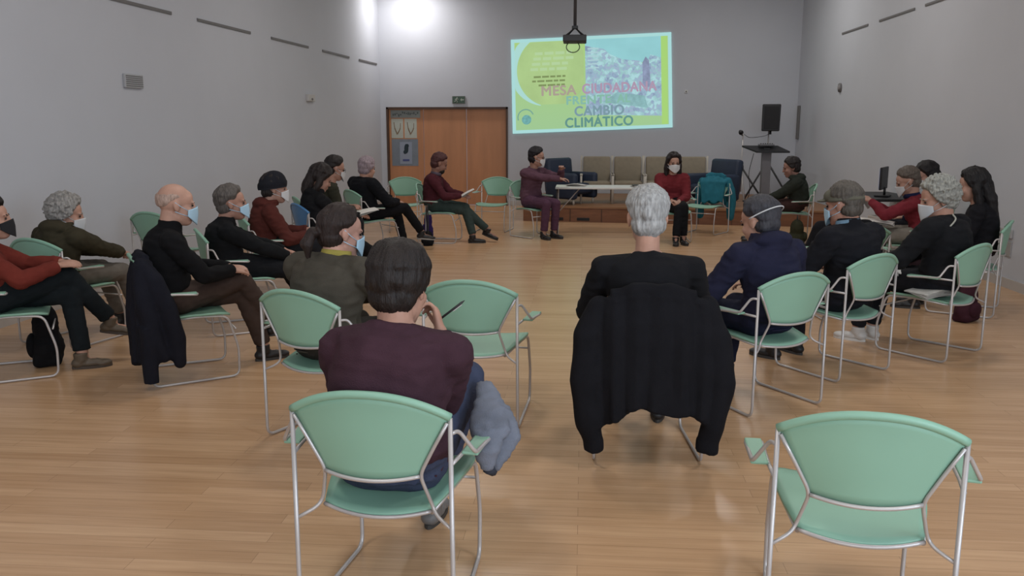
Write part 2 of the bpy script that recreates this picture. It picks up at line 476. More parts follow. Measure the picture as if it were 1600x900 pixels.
# corner lamp (pendant box light close to the far left corner)
M_lamp = mat('lamp_glow', (1, .98, 1, 1), .5, emit=4.0)
def clamp(x, y, z, wx, wy, label, power_mat):
    r = empty('ceiling_light', (x, y, z), 0, label, 'ceiling light', 'ceiling lights')
    mb = MB(); mb.box((0, -wy / 2 - .01, .03), (wx + .04, .02, .08)); mb.box((0, wy / 2 + .01, .03), (wx + .04, .02, .08)); mb.box((-wx / 2 - .01, 0, .03), (.02, wy, .08)); mb.box((wx / 2 + .01, 0, .03), (.02, wy, .08)); mb.box((0, 0, .06), (wx, wy, .02))
    mb.build('housing', M_metal, r); MB().box((0, 0, .035), (wx, wy, .012)).build('diffuser', power_mat, r)
    if z < 4.6:
        for s in (-1, 1): MB().cyl((s * wx * .4, 0, .07), (s * wx * .4, 0, HC - z), .004, 8).build('cable', M_black, r)
clamp(-3.5, 17.45, 4.43, .5, .3, 'bright hanging ceiling light in the far left corner', M_lamp)


# ------------------------------------------------------------------ projected slide
SQ = [(-1.467, 1.493), (1.811, 1.624), (1.722, 3.502), (-1.506, 3.378)]      # x,z corners: bl, br, tr, tl
def suv(u, v, d=0.0):
    a = (1 - u) * (1 - v); b_ = u * (1 - v); c = u * v; e = (1 - u) * v
    return (a * SQ[0][0] + b_ * SQ[1][0] + c * SQ[2][0] + e * SQ[3][0], YB - .03 - d, a * SQ[0][1] + b_ * SQ[1][1] + c * SQ[2][1] + e * SQ[3][1])
scr = empty('projection_screen', (0, 0, 0), label='lit projected slide in green and blue with a climate meeting title, on the far wall', cat='projection screen')
def emat(name, col, k=.52, var=0, scale=10): return mat(name, col, .9, var=var, scale=scale, emit=k, spec=0)
def upoly(name, uv, m, d, n=0):
    """flat slab in slide coordinates"""
    v = [suv(a, b_, d) for a, b_ in uv] + [suv(a, b_, d - .002) for a, b_ in uv]; k = len(uv)
    f = [tuple(range(k)), tuple(range(2 * k - 1, k - 1, -1))] + [(i, k + i, k + (i + 1) % k, (i + 1) % k) for i in range(k)]
    return mesh_obj(name, v, f, m, scr, False)
def rect(u0, v0, u1, v1): return [(u0, v0), (u1, v0), (u1, v1), (u0, v1)]
v = [suv(a, b_, 0) for a, b_ in rect(0, 0, 1, 1)] + [suv(a, b_, -.025) for a, b_ in rect(0, 0, 1, 1)]
mesh_obj('screen_board', v, [(0, 1, 2, 3), (7, 6, 5, 4), (0, 4, 5, 1), (1, 5, 6, 2), (2, 6, 7, 3), (3, 7, 4, 0)], emat('slide_border', '#a4d3d2'), scr, False)
def slide_bg():
    m = bpy.data.materials.new('slide_green'); m.use_nodes = True; nt = m.node_tree; b = nt.nodes['Principled BSDF']
    tc = nt.nodes.new('ShaderNodeTexCoord'); sp = nt.nodes.new('ShaderNodeSeparateXYZ'); nt.links.new(tc.outputs['Object'], sp.inputs[0])
    mr = nt.nodes.new('ShaderNodeMapRange'); mr.inputs[1].default_value = 1.5; mr.inputs[2].default_value = 3.4; nt.links.new(sp.outputs[2], mr.inputs[0])
    r = nt.nodes.new('ShaderNodeValToRGB'); r.color_ramp.elements[0].color = lin('#9cc492'); r.color_ramp.elements[1].color = lin('#a6ca7c')
    nt.links.new(mr.outputs[0], r.inputs[0]); nt.links.new(r.outputs[0], b.inputs['Emission Color'])
    b.inputs['Base Color'].default_value = (.02, .02, .02, 1); b.inputs['Emission Strength'].default_value = .5; b.inputs['Roughness'].default_value = .9
    return m
upoly('slide_background', rect(.022, .035, .978, .965), slide_bg(), .003)
# pale cyan crescent and yellow-green disc
def ucirc(cu, cv, r, a0=0, a1=360, r2=None, n=40, asp=1.72):
    out = []
    for i in range(n + 1):
        a = math.radians(a0 + (a1 - a0) * i / n); out.append((cu + r * math.cos(a), cv + r * asp * math.sin(a)))
    if r2 is not None:
        for i in range(n, -1, -1):
            a = math.radians(a0 + (a1 - a0) * i / n); out.append((cu + r2 * math.cos(a), cv + r2 * asp * math.sin(a)))
    return out
def clipq(uv, u0, u1, v0, v1): return [(min(max(a, u0), u1), min(max(b_, v0), v1)) for a, b_ in uv]
def arc_strip(name, cu, cv, r0f, a0, a1, m, d, n=36, asp=1.72, box=(.022, .978, .035, .965)):
    vs = []; fs = []
    for i in range(n + 1):
        t = i / n; a = math.radians(a0 + (a1 - a0) * t); ri, ro = r0f(t)
        for r in (ri, ro):
            u = min(max(cu + r * math.cos(a), box[0]), box[1]); v = min(max(cv + r * asp * math.sin(a), box[2]), box[3]); vs.append(suv(u, v, d))
    for i in range(n): fs.append((2 * i, 2 * i + 1, 2 * i + 3, 2 * i + 2))
    return mesh_obj(name, vs, fs, m, scr, False)
arc_strip('pale_crescent', .26, .66, lambda t: (.225, .225 + .045 * math.sin(PI * t) + .004), 75, 250, emat('slide_cyan', '#a6d2cc'), .006)
arc_strip('yellow_disc', .26, .66, lambda t: (0, .222), 0, 360, emat('slide_yellowgreen', '#a6c385', var=.06, scale=3), .006, 60, box=(.03, .455, .3, .96))
# photograph of a crowded town on the right half
def photo_mat():
    m = bpy.data.materials.new('slide_photo'); m.use_nodes = True; nt = m.node_tree; b = nt.nodes['Principled BSDF']
    tc = nt.nodes.new('ShaderNodeTexCoord'); v1 = nt.nodes.new('ShaderNodeTexVoronoi'); v1.inputs['Scale'].default_value = 13
    n1 = nt.nodes.new('ShaderNodeTexNoise'); n1.inputs['Scale'].default_value = 9; n1.inputs['Detail'].default_value = 6
    nt.links.new(tc.outputs['Object'], v1.inputs[0]); nt.links.new(tc.outputs['Object'], n1.inputs[0])
    mx = nt.nodes.new('ShaderNodeMath'); mx.operation = 'ADD'
    sp = nt.nodes.new('ShaderNodeSeparateColor'); nt.links.new(v1.outputs['Color'], sp.inputs[0])
    ml = nt.nodes.new('ShaderNodeMath'); ml.operation = 'MULTIPLY'; ml.inputs[1].default_value = .45; nt.links.new(sp.outputs[0], ml.inputs[0])
    nt.links.new(ml.outputs[0], mx.inputs[0]); nt.links.new(n1.outputs['Fac'], mx.inputs[1])
    r = nt.nodes.new('ShaderNodeValToRGB'); e = r.color_ramp.elements
    e[0].position = .38; e[0].color = lin('#7f93ab'); e[1].position = .95; e[1].color = lin('#a9d3d8')
    for p, c in ((.52, '#8fa3be'), (.62, '#93b5c4'), (.7, '#9dabc6'), (.8, '#96c0c2')):
        q = e.new(p); q.color = lin(c)
    nt.links.new(mx.outputs[0], r.inputs[0]); nt.links.new(r.outputs[0], b.inputs['Emission Color'])
    b.inputs['Base Color'].default_value = (.02, .02, .02, 1); b.inputs['Emission Strength'].default_value = .5; b.inputs['Roughness'].default_value = .9
    return m
upoly('photo_sky', rect(.465, .70, .935, .965), emat('slide_sky', '#8fc6cb', var=.06, scale=2), .006)
pts = [(.465, .17), (.935, .13), (.935, .74), (.87, .78), (.84, .66), (.8, .72), (.7, .74), (.62, .80), (.58, .86), (.465, .90)]
upoly('town_photo', pts, photo_mat(), .009)
for k in range(6): upoly('photo_stripe', rect(.48, .66 + k * .04, .55, .674 + k * .04), emat('slide_pale', '#a9c9cf'), .011)
upoly('photo_tower', [(.82, .44), (.87, .44), (.86, .72), (.84, .76), (.82, .70)], emat('slide_tower', '#8590ab', var=.2), .011)
upoly('photo_green_patch', [(.57, .30), (.85, .22), (.83, .35), (.66, .40)], emat('slide_teal', '#86b0b3', var=.15), .011)
# title words
def word(txt, u0, u1, vb, vt, col, bold=.007, d=.015):
    cu = bpy.data.curves.new('title_word', 'FONT'); cu.body = txt; cu.extrude = 0
    cu.space_character = 1.08
    t = bpy.data.objects.new('t', cu); C.objects.link(t); dg = bpy.context.evaluated_depsgraph_get()
    me = bpy.data.meshes.new_from_object(t.evaluated_get(dg)); bpy.data.objects.remove(t)
    xs = [q.co.x for q in me.vertices]; ys = [q.co.y for q in me.vertices]; y0 = 0.0; y1 = .70 if 'Á' in txt else max(ys)
    for q in me.vertices:
        u = u0 + (q.co.x - min(xs)) / (max(xs) - min(xs)) * (u1 - u0); v_ = vb + (q.co.y - y0) / (y1 - y0) * (vt - vb)
        q.co = Vector(suv(u, v_, d))
    bm = bmesh.new(); bm.from_mesh(me)
    for k_, (ox, oz) in enumerate(((.009, 0), (-.009, 0), (0, .008), (0, -.008))):
        g = bmesh.ops.duplicate(bm, geom=[f for f in bm.faces if f.index < len(me.polygons)])
        bmesh.ops.translate(bm, verts=[e for e in g['geom'] if isinstance(e, bmesh.types.BMVert)], vec=(ox, -.0004 * (k_ + 1), oz)); bm.faces.index_update()
    bm.to_mesh(me); bm.free()
    me.materials.clear(); me.materials.append(emat('ink_' + col, col)); me.name = 'title_word'
    o = bpy.data.objects.new('title_word', me); C.objects.link(o); o.parent = scr; return o
word('MESA', .19, .405, .395, .495, '#a49a8c'); word('CIUDADANA', .445, .905, .40, .50, '#a892a8')
word('FRENTE', .345, .62, .29, .375, '#82b3a2'); word('AL', .66, .74, .29, .375, '#82b3a2'); word('CAMBIO', .395, .70, .165, .265, '#7795a0'); word('CLIMÁTICO', .335, .755, .045, .145, '#5f8e88')
for i, (u0, u1, vv, c) in enumerate(((.14, .34, .585, '#7a8c5a'), (.13, .345, .54, '#7a8c5a'), (.17, .34, .495, '#7a8c5a'))):
    rng = random.Random(i); u = u0
    while u < u1:
        l = rng.uniform(.02, .05); upoly('small_print', rect(u, vv, min(u + l, u1), vv + .02), emat('slide_olive', c), .012); u += l + .008
for i in range(4):
    rng = random.Random(i + 9); u = .12 + .01 * i
    while u < .36:
        l = rng.uniform(.03, .07); upoly('headline_print', rect(u, .66 + i * .055, u + l, .69 + i * .055), emat('slide_palegreen', '#aecb9a'), .012); u += l + .012
# round logo in the lower left
arc_strip('logo_ring', .085, .17, lambda t: (.046, .053), 20, 200, emat('slide_logo', '#6f9e92'), .012)
arc_strip('logo_globe', .09, .145, lambda t: (0, .03), 0, 360, emat('slide_globe', '#6ba4a2', var=.2, scale=20), .012)
upoly('right_band', rect(.935, .04, .972, .96), emat('slide_lime', '#a2cd74'), .007)

# ------------------------------------------------------------------ projector on its ceiling pole
pj = empty('ceiling_projector', (-.115, 10.2, 2.62), 0, 'dark projector hanging from a long ceiling pole', 'projector')
MB().box((0, 0, 0), (.265, .30, .075), bev=.01).build('housing', mat('projector_dark', '#26272a', .5), pj)
MB().cyl((0, 0, .11), (0, 0, HC - 2.62), .018).build('pole', mat('pole_grey', '#4c4a4c', .5, .3), pj, True)
g = MB()
for sx in (-1, 1):
    for sy in (-1, 1): g.tube([(0, 0, .13), (sx * .06, sy * .05, .07), (sx * .1, sy * .1, .035)], .008, 8)
g.box((0, 0, .13), (.07, .07, .03)); g.build('mount', M_black, pj)
MB().cyl((.06, .15, 0), (.06, .175, 0), .03).build('lens', M_eye, pj, True)
MB().tube([(-.02 + .075 * math.cos(a), 0, -.085 + .06 * math.sin(a)) for a in [PI * 2 * k / 24 for k in range(24)]], .006, 8, closed=True).build('cable_loop', mat('cable_green', '#5f7350', .6), pj, True)

# ------------------------------------------------------------------ chair
def make_chair(name, label, plastic, metal=M_metal):
    root = empty(name, (0, 0, 0), 0, label, 'chair', 'armchairs of the hall')
    r = .008
    def back_pt(u, v):
        hw = .158 + (.262 - .158) * v ** 1.05; zb = .553 - .012 * (1 - u * u); zt = .83 - .078 * abs(u) ** 2.2
        return Vector((u * hw, -.262 - .06 * (1 - u * u) * (.55 + .45 * v) - .012 * v, zb + (zt - zb) * v))
    # backrest shell
    nu, nv = 20, 10; vs = []; fs = []
    for s in (0, 1):
        for j in range(nv + 1):
            for i in range(nu + 1):
                p = back_pt(-1 + 2 * i / nu, j / nv); vs.append(p + Vector((0, (.010 if s else 0) - .0, 0)))
    W = nu + 1; N1 = W * (nv + 1)
    for j in range(nv):
        for i in range(nu):
            a = j * W + i; fs.append((a, a + 1, a + W + 1, a + W)); fs.append((N1 + a + W, N1 + a + W + 1, N1 + a + 1, N1 + a))
    for i in range(nu): fs.append((i + 1, i, N1 + i, N1 + i + 1)); a = nv * W + i; fs.append((a, a + 1, N1 + a + 1, N1 + a))
    for j in range(nv): a = j * W; fs.append((a, a + W, N1 + a + W, N1 + a)); a = j * W + nu; fs.append((a + W, a, N1 + a, N1 + a + W))
    mb = MB(); mb.add(vs, fs)
    mb.tube([back_pt(-1 + 2 * i / 28, 1) + Vector((0, .004, .002)) for i in range(29)], .0135, 10)
    mb.build('backrest', plastic, root, True)
    # seat shell
    vs = []; fs = []; nu, nv = 16, 14
    def seat_pt(u, v):
        y = -.215 + .455 * v; hw = .185 + .06 * math.sin(min(1, v * 1.25) * PI / 2)
        if v > .85: hw -= .05 * ((v - .85) / .15) ** 2
        ye = y - .03 * (1 - u * u) * (1 - v) ** 2 * 1.5
        z = .424 + .026 * min(1, v * 2.2) - .014 * (1 - u * u) - .035 * max(0, v - .8) ** 2 * 15
        return Vector((u * hw, ye, z))
    for s in (0, 1):
        for j in range(nv + 1):
            for i in range(nu + 1): vs.append(seat_pt(-1 + 2 * i / nu, j / nv) + Vector((0, 0, -.014 * s)))
    W = nu + 1; N1 = W * (nv + 1)
    for j in range(nv):
        for i in range(nu): a = j * W + i; fs.append((a, a + 1, a + W + 1, a + W)); fs.append((N1 + a + W, N1 + a + W + 1, N1 + a + 1, N1 + a))
    for i in range(nu): fs.append((i + 1, i, N1 + i, N1 + i + 1)); a = nv * W + i; fs.append((a, a + 1, N1 + a + 1, N1 + a))
    for j in range(nv): a = j * W; fs.append((a, a + W, N1 + a + W, N1 + a)); a = j * W + nu; fs.append((a + W, a, N1 + a, N1 + a + W))
    mesh_obj('seat', vs, fs, plastic, root)
    for s in (-1, 1):
        # rear post, floor runner, front leg and seat rail bent from one tube
        pts = fillet([(s * .262, -.272, .752), (s * .266, -.272, .0095), (s * .238, .270, .0095), (s * .240, .275, .20), (s * .236, .215, .42), (s * .225, .02, .430), (s * .182, -.215, .404)], .05, 5)
        MB().tube(pts, r, 10).build('sled_leg', metal, root, True)
        # inner tube at the edge of the backrest plus strut to the post
        pts = [back_pt(s, .93) + Vector((0, -.006, 0)), back_pt(s, .5) + Vector((0, -.006, 0)), back_pt(s, 0) + Vector((0, -.004, 0)), Vector((s * .188, -.225, .432)), Vector((s * .205, -.24, .405)), Vector((s * .266, -.272, .375))]
        MB().tube(fillet(pts, .03, 4), .0062, 8).build('back_frame', metal, root, True)
        pts = fillet([(s * .263, -.27, .70), (s * .280, -.235, .70), (s * .328, -.20, .615), (s * .345, .02, .60), (s * .292, .03, .60), (s * .278, -.17, .60), (s * .266, -.27, .60)], .02, 4)
        ar = MB().tube(pts, .007, 8).build('arm_tube', metal, root, True)
        MB().box((s * .313, -.085, .607), (.056, .215, .012), rz=-s * 4, bev=.005).build('arm_pad', plastic, ar)
    MB().tube([back_pt(-1 + 2 * i / 20, 0) + Vector((0, -.005, -.004)) for i in range(21)], .007, 8).build('lower_rail', metal, root, True)
    MB().tube([seat_pt(-1 + 2 * i / 16, 0) + Vector((0, -.006, -.012)) for i in range(17)], .007, 8).build('seat_rail', metal, root, True)
    MB().tube([(-.239, .262, .33), (.239, .262, .33)], .006, 8).build('crossbar', metal, root, True)
    return root


chair_protos = {}
def chair(x, y, rz, label, plastic=None):
    m = plastic or M_green
    if m.name not in chair_protos:
        o = make_chair('armchair', label, m); chair_protos[m.name] = o
    else: o = copy_tree(chair_protos[m.name])
    o['label'] = label; o.location = (x, y, 0); o.rotation_euler = (0, 0, math.radians(rz)); return o


# ------------------------------------------------------------------ people
def ik(a, b, l1, l2, pole):
    """middle joint of a two-bone limb from a to b; returns joint and reachable end"""
    a = Vector(a); b = Vector(b); d = b - a; L = d.length; mx = (l1 + l2) * .995
    if L > mx: b = a + d * (mx / L); d = b - a; L = mx
    x = (l1 * l1 - l2 * l2 + L * L) / (2 * L); h = math.sqrt(max(0, l1 * l1 - x * x)); n = d.normalized()
    p = Vector(pole); p = (p - n * p.dot(n)).normalized()
    return a + n * x + p * h, b


def hand(mb, wrist, d, nrm, side, curl=.5, k=1.0):
    """palm, four bent fingers and a thumb; d = pointing direction, nrm = palm normal"""
    d = Vector(d).normalized(); nrm = Vector(nrm); nrm = (nrm - d * nrm.dot(d)).normalized(); sx = d.cross(nrm) * side
    R = Matrix((sx, d, nrm)).transposed(); w = Vector(wrist)
    P = lambda x, y, z=0: w + (sx * x + d * y + nrm * z) * k
    mb.ell(P(0, .048), (.040 * k, .052 * k, .016 * k), R, 14, 8); mb.ell(P(0, .02), (.032 * k, .035 * k, .018 * k), R, 12, 8)
    for i, (x, ln) in enumerate(((-.031, .060), (-.0105, .070), (.0105, .074), (.031, .066))):
        p = P(x, .085 - abs(x) * .15); a = curl * .5; pts = [P(x * .8, .05), p]; q = p
        for s_ in (.45, .32, .26):
            dd = d * math.cos(a) + nrm * math.sin(a); q = q + dd * (ln * s_ * k) + sx * (x * .10 * s_); pts.append(q); a += curl * .75
        mb.chain(pts, [.009 * k, .0088 * k, .0082 * k, .0076 * k, .0068 * k], 8)
    t0 = P(.026, .02, .004); t1 = P(.050, .050, .014); t2 = P(.056, .078, .026); t3 = P(.052, .096, .034)
    mb.chain([t0, t1, t2, t3], [.015 * k, .011 * k, .0095 * k, .008 * k], 8)


def head_shape(mb, X, k=1.0, ears=True):
    """X maps head coordinates (x right, y forward, z up) to body coordinates"""
    R = X.to_3x3().normalized(); E = lambda c, r, n=16, m=12: mb.ell(X @ Vector(c), tuple(q * k for q in r), R, n, m)
    E((0, -.016, .036), (.074, .094, .088), 24, 16); E((0, .030, -.030), (.060, .062, .088), 20, 14)
    E((0, .050, .040), (.056, .040, .050)); E((0, .048, -.090), (.036, .038, .028)); E((0, .0, -.065), (.054, .055, .040))
    for s in (-1, 1):
        E((s * .036, .062, -.030), (.024, .022, .024), 12, 8); E((s * .028, .082, .020), (.022, .010, .008), 12, 6)
        if ears:
            E((s * .074, -.008, -.004), (.007, .019, .031), 10, 10); E((s * .079, -.014, .004), (.006, .017, .025), 10, 8)
    E((0, .096, -.012), (.010, .012, .020), 10, 8); E((0, .104, -.028), (.014, .013, .011), 10, 8); E((0, .090, .008), (.009, .012, .02), 10, 8)
    E((0, .090, -.058), (.022, .009, .006), 12, 6); E((0, .088, -.068), (.019, .009, .007), 12, 6)


def hair_mesh(X, k, style, seed, colour, parent):
    mb = MB(); R = X.to_3x3().normalized()
    # dome with a carved hairline
    n, m = 56, 36; vs = []; fs = []; th = {'short': .014, 'thick': .016, 'thin': .008, 'bob': .026, 'long': .024, 'pony': .016, 'curly': .030, 'fringe': .006}[style]
    for i in range(m + 1):
        el = PI / 2 - PI * i / m
        for j in range(n):
            az = 2 * PI * j / n - PI                  # 0 = front
            a = abs(az)
            dx, dy, dz = math.sin(az) * math.cos(el), math.cos(az) * math.cos(el), math.sin(el)
            # lower limit of the hair in elevation
            fr = 1 / (1 + math.exp((a - 1.0) * 7)); bk = 1 / (1 + math.exp((1.95 - a) * 7))
            lim = .62 * fr + (-.62 if style in ('short', 'thin', 'fringe') else -.85) * bk + (1 - fr - bk) * (-.02 if style in ('short', 'thin', 'fringe', 'pony') else -.62)
            if style in ('thick', 'bob', 'curly', 'long'): lim -= .10 * fr
            if style == 'fringe': lim = -.55 * bk + (1 - fr - bk) * .02 + fr * 1.3
            g = 1 / (1 + math.exp(-(el - lim) * 16))
            if style == 'fringe': g *= 1 / (1 + math.exp((el - .35) * 14))
            q = Vector((dx * 2.2 + seed, dy * 2.2, dz * 2.2)); nz = noise.noise(q * 1.6)
            st = noise.noise(Vector((az * 9 + seed, el * 2.0, seed))) if style != 'curly' else noise.noise(q * 4.2) * 2.2
            t = th * (1 + .25 * nz) + .004 * st * (th / .012)
            if style in ('thick', 'bob', 'short') and el > .2: t += .006
            sc = (-.012) * (1 - g) + t * g
            vs.append(X @ Vector((dx * (.075 + sc), -.014 + dy * (.095 + sc), .036 + dz * (.089 + sc + (.004 if el > 0 else 0)))))
    for i in range(m):
        for j in range(n): fs.append((i * n + j, (i + 1) * n + j, (i + 1) * n + (j + 1) % n, i * n + (j + 1) % n))
    mb.add(vs, fs)
    if style in ('bob', 'long'):
        ln = .10 if style == 'bob' else .24
        for s in (-1, 1):
            mb.chain([X @ Vector((s * .070, -.02, .02)), X @ Vector((s * .083, -.025, -.05)), X @ Vector((s * .080, -.035, -.05 - ln * .6)), X @ Vector((s * .070, -.045, -.05 - ln))], [.030 * k, .034 * k, .032 * k, .018 * k], 12)
            if style == 'long': mb.chain([X @ Vector((s * .03, -.08, .0)), X @ Vector((s * .035, -.11, -.12)), X @ Vector((s * .03, -.12, -.28))], [.045 * k, .05 * k, .03 * k], 12)
        mb.chain([X @ Vector((0, -.09, .0)), X @ Vector((0, -.095, -.05 - ln * .5)), X @ Vector((0, -.10, -.05 - ln))], [.055 * k, .06 * k, .045 * k], 12)
    if style in ('short', 'thick', 'pony', 'curly'):
        mb.ell(X @ Vector((0, -.050, -.020)), ((.066 + th * .5) * k, (.056 + th * .5) * k, .060 * k), R); mb.ell(X @ Vector((0, -.040, -.055)), (.052 * k, .050 * k, .036 * k), R)
    if style == 'pony':
        mb.ell(X @ Vector((0, -.135, -.005)), (.030 * k, .030 * k, .026 * k)); mb.chain([X @ Vector((0, -.14, -.01)), X @ Vector((0, -.165, -.06)), X @ Vector((0, -.15, -.12))], [.026 * k, .030 * k, .012 * k], 12)
    me = remesh(mb, .0055, 1)
    iv = X.inverted()

    def f(c):
        q = iv @ c; az = math.atan2(q.x, q.y)
        if style == 'curly': return .006 * noise.noise(q * 60 + Vector((seed, 0, 0)))
        return .0045 * noise.noise(Vector((az * 18 + seed, q.z * 16, q.y * 12))) + .007 * noise.noise(Vector((q.x * 26 + seed, q.y * 26, q.z * 22)))
    disp(me, f)
    return finish(me, 'hair', hairm(colour), parent)


def shell_patch(X, az0, az1, z0, z1, off, rfn, n=18, m=10, th=.003):
    vs = []; fs = []
    for s in (0, 1):
        for j in range(m + 1):
            for i in range(n + 1):
                az = az0 + (az1 - az0) * i / n; v = j / m; z = z0(az) + (z1(az) - z0(az)) * v
                x, y = rfn(az, z); L = off - s * th
                vs.append(X @ Vector((x + math.sin(az) * L, y + math.cos(az) * L, z)))
    W = n + 1; N1 = W * (m + 1)
    for j in range(m):
        for i in range(n): a = j * W + i; fs.append((a, a + 1, a + W + 1, a + W)); fs.append((N1 + a + W, N1 + a + W + 1, N1 + a + 1, N1 + a))
    for i in range(n): fs.append((i + 1, i, N1 + i, N1 + i + 1)); a = m * W + i; fs.append((a, a + 1, N1 + a + 1, N1 + a))
    for j in range(m): a = j * W; fs.append((a, a + W, N1 + a + W, N1 + a)); a = j * W + n; fs.append((a + W, a, N1 + a, N1 + a + W))
    return vs, fs


def face_r(az, z):
    """outline of the masked lower face"""
    b = .074 + .017 * math.exp(-(az / .38) ** 2) * (1 - abs(z + .045) / .09 * .5)
    w_ = .066 - .10 * max(0, -(z + .06))
    return math.sin(az) * w_, .018 + math.cos(az) * b


SKEL = dict(th=.455, sh=.44, ua=.295, fa=.25)


def person(name_label, x, y, rz, head=(0, -.06, 1.14), hyaw=0, hpitch=0, hroll=0, sh_w=.20, bulk=1.08,
           hands=((-.12, .22, .62), (.12, .22, .62)), feet=((-.13, .40, 0), (.13, .40, 0)), knee=None, fyaw=(8, -8), fpitch=(0, 0),
           hip=(0, -.085, .545), twist=0, top='#1c1c20', trousers='#1d1e22', shoe='#1a1a1c', sole='#3a3836', skin='#b98f7c',
           hair=('short', '#1d1815'), mask=None, glasses=False, hood=None, collar=None, voxel=.0075, ksc=1.0, hk=1.13, curl=.7, palm=(0, 0, -1),
           beanie=None, cap=None, neck=-.150, elbow=((-.7, -.5, -.7), (.7, -.5, -.7)), seed=1, beard=None, sleeve_r=1.0, hem=True, extra=None, strap=None, shrug=0, undershirt=None):
    root = empty('person', (x, y, 0), rz, name_label, 'person', 'people seated in the circle')
    Hc = Vector(head); P = Vector(hip); k = ksc
    tw = math.radians(twist)
    Rh = Matrix.Rotation(math.radians(hyaw), 4, 'Z') @ Matrix.Rotation(math.radians(-hpitch), 4, 'X') @ Matrix.Rotation(math.radians(hroll), 4, 'Y')
    X = Matrix.Translation(Hc) @ Rh @ Matrix.Scale(hk, 4)
    skullb = X @ Vector((0, -.035, -.04)); N = Hc + Vector((0, -.055, neck))
    lean = (N - P)
    # spine
    B0 = P; B1 = P + Vector((0, -.055, lean.length * .35)); B2 = N + Vector((0, -.055, -lean.length * .38)) - Vector((lean.x * .25, 0, 0)); B3 = N
    def spine(t): return B0 * (1 - t) ** 3 + B1 * 3 * t * (1 - t) ** 2 + B2 * 3 * t * t * (1 - t) + B3 * t ** 3
    def tang(t): return (spine(min(1, t + .02)) - spine(max(0, t - .02))).normalized()
    def torso(mb, add, prof):
        rings = []; n = 28
        for t, hw, hd, oy in prof:
            c = spine(t); tg = tang(t); a = tw * t; sx = Vector((math.cos(a), math.sin(a), 0)); sx = (sx - tg * sx.dot(tg)).normalized(); sy = tg.cross(sx)
            rings.append([c + sy * oy + sx * ((hw + add) * (abs(math.cos(q)) ** .8) * (1 if math.cos(q) > 0 else -1)) + sy * ((hd + add) * math.sin(q)) for q in [2 * PI * j / n for j in range(n)]])
        vs = [p for r in rings for p in r]; fs = []
        for i in range(len(rings) - 1):
            for j in range(n): fs.append((i * n + j, i * n + (j + 1) % n, (i + 1) * n + (j + 1) % n, (i + 1) * n + j))
        fs.append(tuple(range(n))[::-1]); fs.append(tuple((len(rings) - 1) * n + j for j in range(n)))
        mb.add(vs, fs)
    b = bulk; W_ = sh_w
    prof = [(-.02, .150 * b, .105 * b, .0), (.12, .160 * b, .112 * b, .0), (.35, .140 * b, .105 * b, .005), (.6, .152 * b, .112 * b, .008), (.78, W_ * .90, .108 * b, .004), (.89, W_ * .88, .088 * b, 0), (.96, W_ * .60, .068, 0), (1.03, .055, .052, 0)]
    # shoulders
    tg = tang(.84); sxs = Vector((math.cos(tw * .85), math.sin(tw * .85), 0)); sc = spine(.86)
    sh = [sc - sxs * W_ * k + Vector((0, .004, shrug)), sc + sxs * W_ * k + Vector((0, .004, shrug))]
    el = []; wr = []
    for i in (0, 1):
        e, w2 = ik(sh[i], hands[i], SKEL['ua'] * k, SKEL['fa'] * k, elbow[i]); el.append(e); wr.append(w2)
    hipj = [P + Vector((-.088, .02, -.015)), P + Vector((.088, .02, -.015))]
    kn = []; an = []
    for i in (0, 1):
        f = Vector(feet[i]); a_ = f + Vector((0, 0, .085)) if f.z < .3 or True else f
        pole = Vector(knee[i]) if knee else Vector(((-.12, .12)[i], .5, .85))
        q, a2 = ik(hipj[i], a_, SKEL['th'] * k, SKEL['sh'] * k, pole); kn.append(q); an.append(a2)
    # ---- continuous body
    mb = MB(); torso(mb, 0, prof)
    mb.tube([N + Vector((0, 0, -.06)), (N + skullb) / 2 + Vector((0, -.004, 0)), skullb + Vector((0, .004, .0))], [.064 * k, .059 * k, .060 * k], 16)
    mb.ell(N, (.060, .060, .05)); head_shape(mb, X, hk)
    for i in (0, 1):
        s = (-1, 1)[i]
        mb.chain([sh[i], el[i], wr[i]], [.050 * k, .038 * k, .026 * k])
        dr = (wr[i] - el[i]).normalized(); pn = Vector(palm) if not isinstance(palm[0], (tuple, list)) else Vector(palm[i])
        hand(mb, wr[i], dr + Vector((-s * .15, .1, 0)), pn if abs(pn.normalized().dot(dr)) < .95 else Vector((-s, 0, 0)), -s, curl, k)
        mb.chain([hipj[i], kn[i], an[i]], [.082 * b, .052, .038])
        fy = math.radians(fyaw[i] + 0); fp = math.radians(fpitch[i]); fd = Vector((-math.sin(fy), math.cos(fy), -math.sin(fp))).normalized()
        mb.chain([an[i] + Vector((0, 0, -.045)) - fd * .03, an[i] + fd * .07 + Vector((0, 0, -.05)), an[i] + fd * .13 + Vector((0, 0, -.058))], [.034, .032, .022])
    me = remesh(mb, voxel, 2); finish(me, 'body', skinm(skin), root)
    # ---- top garment
    mb = MB(); prof2 = [(-.05 if hem else 0, .158 * b, .118 * b, .0)] + [(t, hw + .010, hd + .010, oy) for t, hw, hd, oy in prof[:6]] + [(.955, W_ * .52 + .012, .078, 0), (1.0, .074, .070, 0)]
    torso(mb, .006, prof2)
    for i in (0, 1):
        w3 = el[i] + (wr[i] - el[i]) * .97
        mb.chain([sh[i] + Vector((0, 0, -.004)), el[i]], [.068 * k * sleeve_r, .055 * k * sleeve_r])
        mb.tube([el[i], el[i] + (w3 - el[i]) * .5, w3], [.055 * k * sleeve_r, .050 * k * sleeve_r, .040 * k * sleeve_r], 14)
        mb.chain([sc + Vector((0, 0, .012)), sh[i]], [.072, .066 * k * sleeve_r])
